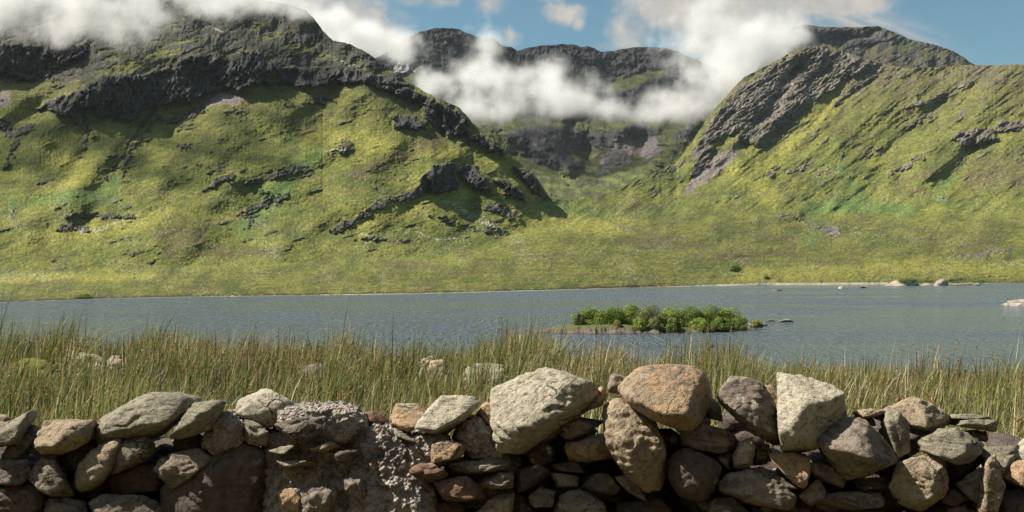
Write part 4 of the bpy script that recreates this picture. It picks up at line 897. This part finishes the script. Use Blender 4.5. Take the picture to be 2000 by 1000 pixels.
FT([(1966, 591), (1985, 586), (2040, 582), (2060, 590), (2000, 592)], 'b', wy(591), 'thin rock ledge in the lake at the right edge, farther one', name='rock_ledge', cat='rock')
OG = 'pale rocks along the far shore'
FT([(1728, 561), (1745, 552), (1762, 547), (1786, 548), (1797, 556), (1792, 561.5)], 'b', 655, 'brownish shore outcrop with a small green bush on top', OG, name='shore_outcrop', cat='rock', tilt=.6)
FT([(1793, 561), (1806, 555), (1818, 554), (1826, 560.5)], 'b', 660, 'low rock between the bush topped outcrop and the pointed one', OG, name='shore_outcrop', cat='rock')
FT([(1822, 560.5), (1830, 549), (1841, 545), (1848, 549), (1851, 560)], 'b', 664, 'pointed pale outcrop, tallest on the far shore', OG, name='shore_outcrop', cat='rock', tilt=.7)
FT([(1856, 560), (1870, 554), (1895, 553), (1912, 559)], 'b', 668, 'low long rock right of the pointed outcrop', OG, name='shore_outcrop', cat='rock', tilt=.6)
r_ = random.Random(12)
b0 = None
for i in range(46):
    px_, py_ = (r_.uniform(1080, 1640), r_.uniform(395, 500)) if i < 34 else (r_.uniform(100, 700), r_.uniform(380, 540))
    c = surf(px_, py_); sz = r_.uniform(1.6, 3.4)*c.y/1900
    if b0 is None:
        b0 = FT([(1000, 560), (1010, 545), (1030, 541), (1046, 550), (1048, 562)], 'b', 20.0, 'small rounded boulder lying on the grassy valley side', 'boulders scattered over the valley side', name='hillside_boulder', cat='boulder'); o = b0
        d0 = max(o.dimensions); me = o.data; n = len(me.vertices); co = np.empty(n*3, np.float32); me.vertices.foreach_get('co', co); co *= 1.0/max(np.ptp(co.reshape(-1, 3), axis=0)); me.vertices.foreach_set('co', co)
    else: o = b0.copy(); C.objects.link(o)
    o['label'] = 'small dark boulder on the grassy valley floor behind the lake' if i < 34 else 'small boulder low on the grassy slope of the left mountain'; o['group'] = 'boulders scattered over the valley floor' if i < 34 else 'boulders on the left slope'
    o.location = c+Vector((0, 0, -sz*.25)); o.scale = (sz*r_.uniform(.8, 1.4),)*3; o.rotation_euler = (0, 0, r_.uniform(0, 6))

# ------------------------------------------------------------ island
def island():
    nx, ny = 420, 150; x0, x1 = at(1030, 0, 140).x, at(1535, 0, 140).x
    xs = np.linspace(x0, x1, nx); ys = np.linspace(124, 156, ny); X, Y = np.meshgrid(xs, ys)
    px_ = 1000+F*X/140.0
    cy = np.interp(px_, [1030, 1060, 1200, 1300, 1420, 1480, 1535], [134, 133, 136, 138, 143, 147, 150]); hw = np.interp(px_, [1030, 1045, 1080, 1150, 1300, 1430, 1470, 1510, 1535], [.0, 1.2, 3.5, 7, 9, 8, 4, 2, 0])
    hw = hw*(1+.35*fbm(X*.5, Y*.0+3, 3, 501))+.6*fbm(X*1.5, Y*1.5, 3, 502)
    e = 1-np.abs(Y-cy)/np.maximum(hw, .05); st = fbm(X*.5+Y*.2, Y*1.1, 4, 503, .6, True); fine = fbm(X*2.2, Y*2.2, 4, 504, .65)
    hmax = np.interp(px_, [1030, 1060, 1120, 1200, 1290, 1400, 1470, 1535], [.15, .35, .75, .85, .5, .4, .45, .15])
    Z = np.where(e > 0, hmax*sst(e, 0, .35)*(1+.35*st)+.12*fine*sst(e, 0, .1), -.3+e*.3)
    Z = np.maximum(Z, -.8)
    rock = np.array((.115, .095, .082)); col = np.broadcast_to(rock, X.shape+(3,))*(1+.5*fine+.4*fbm(X*.9, Y*.9, 3, 505))[..., None].clip(.3, 1.8)
    col = lerp(col, np.array((.26, .20, .15)), sst(px_, 1420, 1460)*.7); gr = sst(Z-hmax*.75+.15*fine, -.02, .12)*sst(px_, 1040, 1100)*sst(px_, 1480, 1440)
    col = lerp(col, np.array((.085, .10, .035)), gr*.85); col = lerp(col, np.array((.05, .045, .04)), sst(Z, .18, .05))
    o = np_mesh('island', np.stack([X, Y, Z], -1).reshape(-1, 3), grid_quads(ny, nx), None, terrain_mat('island_rock', 3.0), col.reshape(-1, 3)); tag(o, kind='structure', label='small rocky island in the lake')
island()
def leaf_mat(name, c1, c2):
    m, t, out = material(name); geo = t.n('ShaderNodeNewGeometry'); n = t.noise(geo.outputs['Position'], .9, 3, .6)
    rnd = t.m('ADD', t.m('MULTIPLY', geo.outputs['Random Per Island'], .6), t.m('MULTIPLY', t.ramp(n, .3, .7), .5))
    c = t.mix(rnd, c1, c2); d = t.n('ShaderNodeBsdfPrincipled'); t.lk(c, d.inputs['Base Color']); d.inputs['Roughness'].default_value = .6; d.inputs['Specular IOR Level'].default_value = .2
    tr = t.n('ShaderNodeBsdfTranslucent'); t.lk(c, tr.inputs[0]); mx = t.n('ShaderNodeMixShader'); mx.inputs[0].default_value = .3
    t.lk(d.outputs[0], mx.inputs[1]); t.lk(tr.outputs[0], mx.inputs[2]); t.lk(mx.outputs[0], out.inputs[0]); return m
LM = {'bright': leaf_mat('bright_green_leaves', (.13, .18, .03), (.34, .40, .09)), 'dark': leaf_mat('deep_green_leaves', (.085, .135, .026), (.22, .29, .06)), 'grey': leaf_mat('grey_green_leaves', (.12, .135, .05), (.26, .28, .11)), 'yellow': leaf_mat('yellow_green_leaves', (.16, .16, .04), (.30, .28, .08))}
M_BARK = simple_mat('grey_brown_bark', (.08, .065, .05), (.14, .12, .095), 6.0)
def bush(px0, px1, pt, pb, Y, key, label, group=None, name='bush', leaves=4200, lf=.13, nl=12, depth=None, base=None, seed=1):
    g = np.random.default_rng(seed+100); a = at(px0, pb, Y); b = at(px1, pt, Y); W = (b.x-a.x)/2; H = b.z-a.z; cx = (a.x+b.x)/2; z0 = a.z; Dp = depth or W
    root = empty(name, (cx, Y, z0)); tag(root, label, 'bush', group)
    L = []
    for i in range(nl):
        th = g.uniform(0, 2*math.pi); rr = math.sqrt(g.random())*.68; h = g.uniform(.25, .8)*(1-.25*rr)
        s = g.uniform(.26, .42); L.append((np.array((math.cos(th)*rr*W, math.sin(th)*rr*Dp, h*H)), np.array((s*W, s*Dp, s*H*.85))))
    L.append((np.array((g.uniform(-.2, .2)*W, 0, .72*H)), np.array((.42*W, .42*Dp, .30*H)))); L.append((np.array((-.55*W, -.3*Dp, .28*H)), np.array((.38*W, .4*Dp, .28*H)))); L.append((np.array((.55*W, -.3*Dp, .28*H)), np.array((.38*W, .4*Dp, .28*H)))); L.append((np.array((0, -.5*Dp, .25*H)), np.array((.5*W, .4*Dp, .25*H))))
    n = leaves; k = g.integers(0, len(L), n); d = g.normal(size=(n, 3)); d /= np.linalg.norm(d, axis=1)[:, None]; rad = g.uniform(.55, 1.08, n)**.6
    cen = np.array([l[0] for l in L])[k]; ext = np.array([l[1] for l in L])[k]; P = cen+d*ext*rad[:, None]; P += g.normal(0, .022, (n, 3))*H; P[:, 2] = np.maximum(P[:, 2], .05)
    nrm = d+g.normal(0, .6, (n, 3)); nrm /= np.linalg.norm(nrm, axis=1)[:, None]; u_ = np.cross(nrm, g.normal(size=(n, 3))); u_ /= np.linalg.norm(u_, axis=1)[:, None]; v_ = np.cross(nrm, u_); s = g.uniform(.6, 1.3, n)[:, None]*lf
    V = np.stack([P-u_*s, P-v_*s*.5, P+u_*s, P+v_*s*.5], 1).reshape(-1, 3)
    np_mesh('foliage', V, np.arange(n*4).reshape(-1, 4), None, LM[key], smooth=False, parent=root)
    SV = []; SQ = []; off = 0
    for i in range(7):
        e = L[i % len(L)][0]; p0 = np.array((g.uniform(-.15, .15)*W, 0, -.1)); p1 = e*.5+np.array((0, 0, .1*H)); r0 = .03*H
        for q, (pp, r) in enumerate(((p0, r0), (p1, r0*.6), (e, r0*.2))):
            for an in range(5): SV.append(pp+np.array((math.cos(an*1.2566)*r, math.sin(an*1.2566)*r, 0)))
        for q in range(2):
            for an in range(5): SQ.append((off+q*5+an, off+q*5+(an+1) % 5, off+q*5+5+(an+1) % 5, off+q*5+5+an))
        off += 15
    np_mesh('stems', np.array(SV), SQ, None, M_BARK, parent=root)
IB = 'bushes growing on the lake island'
for i, (x0, x1, pt, pb, Y, key, lab) in enumerate([
    (1117, 1142, 613, 642, 135, 'grey', 'small grey green bush at the left end of the island'),
    (1135, 1188, 603, 642, 137, 'bright', 'open bright bush, second from the left on the island'),
    (1178, 1226, 600, 644, 136, 'dark', 'dense dark bush above the rock ledge, third from the left'),
    (1214, 1262, 596, 642, 139, 'bright', 'tall bright green bush left of the island centre'),
    (1252, 1304, 597, 646, 137, 'grey', 'greyish broad bush at the centre of the island'),
    (1296, 1340, 600, 646, 138, 'bright', 'bright round bush just right of the island centre'),
    (1328, 1374, 601, 646, 137, 'dark', 'dark bush between the central bush and the large domed one'),
    (1362, 1420, 597, 647, 138, 'dark', 'large domed dark green bush toward the right of the island'),
    (1408, 1449, 603, 640, 139, 'bright', 'tree like bush on the right end with gap beneath its crown'),
    (1420, 1458, 627, 644, 138, 'dark', 'low bush at the foot of the rightmost tree like bush'),
    (1466, 1490, 626, 640, 141, 'yellow', 'tiny yellowish bush on the gravel spit of the island'),
    (1195, 1215, 626, 645, 131, 'yellow', 'low yellow green bush in front of the dense dark one'),
    (1236, 1262, 624, 647, 131, 'bright', 'low bright bush at the waterline left of centre'),
    (1345, 1385, 622, 647, 134, 'bright', 'low bright bush in front of the large domed one'), (1385, 1425, 620, 645, 135, 'dark', 'low dark bush beneath the tree like bush'), (1262, 1296, 620, 647, 132, 'grey', 'low greyish bush at the waterline near the centre'),
    (1300, 1330, 622, 649, 131, 'dark', 'low dark bush hanging over the water at the front')]):
    w_ = (x1-x0)*.42 if 5 > i > 0 or 9 > i > 4 else 0
    bush(x0-w_, x1+w_*.7, pt-1, pb, Y, key, lab, IB, name='island_bush', seed=i, lf=.11, leaves=int(1600+170*(x1-x0)), depth=(2.2 if x1-x0 > 30 else 1.2))
for i, (x0, x1, pt, py, key, lab, nm) in enumerate([
    (1424, 1450, 514, 530, 'dark', 'dark round bush alone on the valley floor above the beach', 'lone_bush'), (1491, 1504, 538, 545, 'dark', 'small dark bush by the stream mouth above the beach', 'lone_bush'),
    (145, 185, 574, 583, 'dark', 'low spreading bush on the far shore at the left', 'lone_bush'), (1752, 1790, 543, 552, 'dark', 'green bush growing on the brownish shore outcrop', 'lone_bush'), (1888, 1925, 546, 553, 'dark', 'dark low scrub on the shore right of the outcrops', 'lone_bush')]):
    Y = surf((x0+x1)/2, py).y-2
    if i == 3: Y = 655
    bush(x0, x1, pt, py, Y, key, lab, None, name=nm, seed=60+i, leaves=2200, lf=.0011*Y*.55)
# ------------------------------------------------------------ rushes
def blade_mat():
    m, t, out = material('rush_blades'); c = t.n('ShaderNodeVertexColor', layer_name='col').outputs['Color']
    d = t.n('ShaderNodeBsdfPrincipled'); t.lk(c, d.inputs['Base Color']); d.inputs['Roughness'].default_value = .55; d.inputs['Specular IOR Level'].default_value = .3
    tr = t.n('ShaderNodeBsdfTranslucent'); t.lk(c, tr.inputs[0]); mx = t.n('ShaderNodeMixShader'); mx.inputs[0].default_value = .35
    t.lk(d.outputs[0], mx.inputs[1]); t.lk(tr.outputs[0], mx.inputs[2]); t.lk(mx.outputs[0], out.inputs[0]); return m
M_BL = blade_mat()
def blades(name, x, y, h, wdt, colr, lean, curl, label, cat='rushes'):
    n = len(x); z = ground_z(x, y)-.02; yaw = rng.uniform(0, math.pi, n); ld = rng.normal(.25, 1.0, n)
    lx = np.cos(ld)*lean*h; ly = np.sin(ld)*lean*h; wx = np.cos(yaw)*wdt; wy = np.sin(yaw)*wdt
    V = np.zeros((n, 7, 3)); cc = np.zeros((n, 7, 3))
    for k, (s, wf) in enumerate([(0, 1), (.4, .9), (.75, .6), (1.0, 0)]):
        b = s+(curl*s*s) ; cx = x+lx*(s*s*.8+s*.2)+curl*h*s**3*np.cos(ld*2); cy = y+ly*(s*s*.8+s*.2); cz = z+h*s*(1-.35*lean*s)
        if k < 3:
            V[:, 2*k] = np.stack([cx-wx*wf, cy-wy*wf, cz], 1); V[:, 2*k+1] = np.stack([cx+wx*wf, cy+wy*wf, cz], 1)
            cc[:, 2*k] = colr; cc[:, 2*k+1] = colr
        else: V[:, 6] = np.stack([cx, cy, cz], 1); cc[:, 6] = colr*.6+np.array((.42, .35, .20))*.4
    i = np.arange(n)[:, None]*7
    q = np.concatenate([i+np.array([[0, 1, 3, 2]]), i+np.array([[2, 3, 5, 4]])]); tr = i+np.array([[4, 5, 6]])
    o = np_mesh(name, V.reshape(-1, 3), q, tr, M_BL, cc.reshape(-1, 3), smooth=False); tag(o, label, cat, kind='stuff'); return V
ROCKZ = [(147, 236, 12.7, 14.7), (2, 112, 11.7, 14.0), (583, 630, 12.0, 13.0), (822, 864, 12.8, 14.1), (920, 988, 10.8, 12.2)]
def clear_rocks(x, y):
    p = 1000+F*x/y; k = np.ones(len(x), bool)
    for a, b, y0, y1 in ROCKZ: k &= ~((p > a) & (p < b) & (y > y0) & (y < y1))
    return x[k], y[k]
def scatter(n, y0=4.75, y1=21, pw=1.0):
    # even in the picture's sense: denser near, spread wider far
    y = y0+(y1-y0)*rng.random(n)**pw; half = .62*y+1.0
    x = rng.uniform(-1, 1, n)*half; return x, y
def rushes():
    P = {'green': (.125, .18, .048), 'olive': (.19, .215, .06), 'straw': (.58, .49, .30), 'brown': (.24, .125, .055), 'yellow': (.38, .35, .09), 'dark': (.03, .045, .018)}
    P = {k: np.array(v) for k, v in P.items()}
    def colours(x, y, wts):
        n = len(x); ks = list(P); base = np.array([wts.get(k, 0) for k in ks], float)
        patch = fbm(x*.35, y*.35, 3, 401); pat2 = fbm(x*.5, y*.4, 3, 402)
        W = np.tile(base, (n, 1)); W[:, ks.index('straw')] *= np.exp(3.0*patch); W[:, ks.index('brown')] *= np.exp(2.4*pat2)
        W[:, ks.index('green')] *= np.exp(-1.8*patch); W[:, ks.index('dark')] *= np.exp(2.6*fbm(x*.8, y*.6, 2, 403)); W[:, ks.index('yellow')] *= np.exp(-1.5*pat2)
        rightn = sst(x/y, .40, .50)*sst(y, 9, 6); W[:, ks.index('straw')] *= 1+5*rightn
        lf = sst(-x/y, .40, .5)*sst(y, 8, 6); W[:, ks.index('straw')] *= 1+3*lf
        W = W/W.sum(1)[:, None]; c = W.cumsum(1); k = (rng.random(n)[:, None] > c).sum(1).clip(0, len(ks)-1)
        A = np.array([P[q] for q in ks])[k]
        return A*rng.uniform(.55, 1.5, n)[:, None]
    # clump structure
    n = 165000; x, y = scatter(n, 4.75, 21, .85)
    cl = worley = fbm(x*1.6, y*1.6, 2, 411)
    x = x+.10*pn2(x*3, y*3, 7); y2 = y+.10*pn2(x*3+9, y*3, 8)
    keep = (fbm(x*2.2, y2*2.2, 2, 412)+rng.uniform(-.5, .8, n)) > 0
    x, y = x[keep], y2[keep]; x, y = clear_rocks(x, y)
    hh = .60+.16*fbm(x*.9, y*.9, 3, 413)+rng.normal(0, .09, len(x)); hh = np.clip(hh, .25, 1.1)
    pxb = 1000+F*x/y
    hh *= np.exp(.5*fbm(x*1.1, y*1.1, 2, 415))*np.where(y > 12, 1.12, 1)
    for cx_, cw_, k_ in ((1000, 60, .35), (1400, 60, .35), (640, 40, .12), (930, 20, .15), (350, 60, .1), (120, 40, .1), (1180, 30, .2)): hh *= 1+k_*np.exp(-((pxb-cx_)/cw_)**2)*sst(y, 8, 11)
    tall = rng.random(len(x)) < .02; hh = np.where(tall, hh*1.35, hh)
    V = blades('rushes', x, y, hh, rng.uniform(.0026, .0058, len(x))*(1+.025*y), colours(x, y, dict(green=4.0, olive=2.6, straw=1.3, brown=1.3, yellow=1.0, dark=2.8)), np.abs(rng.normal(.22, .16, len(x))), rng.normal(0, .03, len(x)), 'dense green and brown rushes filling the field behind the wall')
    # seed heads
    idx = np.where((rng.random(len(x)) < .38))[0]; tip = V[idx, 5]; m = len(idx); s = rng.uniform(.010, .022, m)*(1+.02*tip[:, 1]); k = 5
    ctr = np.repeat(tip, k, 0)+rng.normal(0, 1, (m*k, 3))*np.repeat(s, k)[:, None]*.8
    a = rng.normal(size=(m*k, 3)); b = rng.normal(size=(m*k, 3)); ss = np.repeat(s, k)[:, None]*.55
    a = a/np.linalg.norm(a, axis=1)[:, None]*ss; b = b/np.linalg.norm(b, axis=1)[:, None]*ss
    Vt = np.stack([ctr-a, ctr+b, ctr+a, ctr-b], 1).reshape(-1, 3)
    hc = np.array((.19, .095, .035))*rng.uniform(.5, 1.9, m)[:, None]*np.array([1, 1, 1]); yl = rng.random(m) < .3; hc[yl] = np.array((.24, .19, .06))
    o = np_mesh('rush_seed_heads', Vt, np.arange(m*k*4).reshape(-1, 4), None, M_BL, np.repeat(hc, k*4, 0), smooth=False); tag(o, 'brown rush seed heads among the green blades', 'seed heads', kind='stuff')
    # undergrowth
    n = 70000; x, y = scatter(n, 4.7, 19, .9); x, y = clear_rocks(x, y); n = len(x)
    hh = np.clip(.26+.10*fbm(x, y, 3, 423)+rng.normal(0, .07, n), .08, .6)
    blades('undergrowth_grass', x, y, hh, rng.uniform(.003, .006, n), colours(x, y, dict(green=1.6, olive=2.6, straw=1.8, brown=1.9, yellow=1.9, dark=1.2)), np.abs(rng.normal(.5, .3, n)), rng.normal(0, .1, n), 'short yellow and brown grass under the rushes', 'grass')
rushes()
# ------------------------------------------------------------ haze
def haze():
    m, t, out = material('valley_haze'); pv = t.n('ShaderNodeVolumePrincipled'); pv.inputs['Color'].default_value = (.80, .90, 1, 1); pv.inputs['Density'].default_value = 1.3e-5; pv.inputs['Anisotropy'].default_value = .1
    t.lk(pv.outputs[0], out.inputs['Volume'])
    x, y0, y1, z0, z1 = 5200, -900, 5400, -5.5, 1150
    V = np.array([(-x, y0, z0), (x, y0, z0), (x, y1, z0), (-x, y1, z0), (-x, y0, z1), (x, y0, z1), (x, y1, z1), (-x, y1, z1)])
    o = np_mesh('haze', V, [(0, 3, 2, 1), (4, 5, 6, 7), (0, 1, 5, 4), (1, 2, 6, 5), (2, 3, 7, 6), (3, 0, 4, 7)], None, m, smooth=False); tag(o, 'thin blue haze hanging in the valley air', 'haze', kind='stuff')
haze()
# ------------------------------------------------------------ clouds
def cloud(name, blobs, dens, vox, noise_s, amp, label, thr=(0.0, .5), base=None):
    """blobs: (px, py, Y, rx_px, ry_px, rY_m); a voxel volume of billowing density"""
    B = []
    for (bx, by, Y, rx, ry, rY) in blobs:
        c = at(bx, by, Y); B.append((c, (rx*Y/F, rY, ry*Y/F)))
    mn = [min(c[i]-r[i]*1.35 for c, r in B) for i in range(3)]; mx = [max(c[i]+r[i]*1.35 for c, r in B) for i in range(3)]
    ng = bpy.data.node_groups.new(name+'_field', 'GeometryNodeTree'); ng.interface.new_socket('Geometry', in_out='OUTPUT', socket_type='NodeSocketGeometry')
    t = NT(ng); go = t.n('NodeGroupOutput'); vc = t.n('GeometryNodeVolumeCube'); pos = t.n('GeometryNodeInputPosition').outputs[0]
    wv = t.vm('SUBTRACT', t.noise(pos, noise_s*.8, 3, .55, out=1), (.5, .5, .5)); sc_ = t.vm('SCALE', wv); sc_.node.inputs['Scale'].default_value = .9/noise_s*.35
    pw = t.vm('ADD', pos, sc_); acc = None
    for c, r in B:
        q = t.vm('MULTIPLY', t.vm('SUBTRACT', pw, tuple(c)), (1/r[0], 1/r[1], 1/r[2])); d = t.m('SUBTRACT', 1.0, t.vm('LENGTH', q, out=1))
        acc = d if acc is None else t.m('SMOOTH_MAX', acc, d, .15)
    nz = t.m('SUBTRACT', t.noise(pos, noise_s, 8, .62), .5)
    f = t.m('ADD', t.m('MINIMUM', acc, .55), t.m('MULTIPLY', nz, amp))
    if base:  # flat-ish lower edge
        sp = t.n('ShaderNodeSeparateXYZ'); t.lk(pw, sp.inputs[0]); f = t.m('SUBTRACT', f, t.ramp(sp.outputs[2], base+base*.02, base-base*.05, 0, 1.2))
    f = t.m('MULTIPLY', t.ramp(f, thr[0], thr[1]), dens)
    t.lk(f, vc.inputs['Density']); vc.inputs['Min'].default_value = mn; vc.inputs['Max'].default_value = mx
    for k, i in (('Resolution X', 0), ('Resolution Y', 1), ('Resolution Z', 2)): vc.inputs[k].default_value = max(8, int((mx[i]-mn[i])/vox))
    m, tm, out = material(name+'_vapour'); pv = tm.n('ShaderNodeVolumePrincipled'); pv.inputs['Color'].default_value = (.975, .97, .965, 1); pv.inputs['Density'].default_value = 1.0; pv.inputs['Anisotropy'].default_value = .2
    tm.lk(pv.outputs[0], out.inputs['Volume'])
    sm = t.n('GeometryNodeSetMaterial'); sm.inputs['Material'].default_value = m; t.lk(vc.outputs[0], sm.inputs[0]); t.lk(sm.outputs[0], go.inputs[0])
    me = bpy.data.meshes.new(name); me.materials.append(m); o = bpy.data.objects.new(name, me); C.objects.link(o)
    md = o.modifiers.new('field', 'NODES'); md.node_group = ng
    tag(o, label, 'cloud', kind='stuff'); return o
cloud('cloud', [(60, 20, 1040, 150, 52, 90), (200, 30, 1050, 140, 46, 90), (300, 15, 1080, 60, 40, 80), (-150, 20, 1000, 160, 60, 90), (380, -8, 1150, 90, 26, 90), (500, 2, 1230, 110, 26, 90), (560, 25, 1300, 60, 22, 90), (640, 50, 1420, 80, 32, 100), (710, 75, 1480, 80, 38, 100), (775, 95, 1550, 60, 30, 90)], .045, 4, .018, 4.2,
      'bank of white cloud lying over the top of the left mountain', (.0, 1.4))
cloud('cloud', [(850, 165, 2800, 60, 30, 140), (930, 140, 2850, 60, 60, 150), (955, 85, 2950, 30, 50, 120), (1000, 180, 2750, 110, 52, 160), (1100, 200, 2750, 110, 40, 160), (1180, 215, 2750, 70, 26, 140), (950, 215, 2700, 90, 28, 150), (1060, 150, 2900, 60, 34, 120), (1330, 200, 2750, 100, 38, 160), (1400, 150, 2750, 90, 70, 170), (1470, 100, 2850, 100, 70, 180), (1380, 70, 2950, 80, 80, 170), (1540, 70, 3000, 50, 40, 120), (1270, 220, 2700, 60, 18, 120)], .021, 6, .0105, 4.2,
      'white cloud drifting across the mountain at the head of the valley', (.0, 1.4))
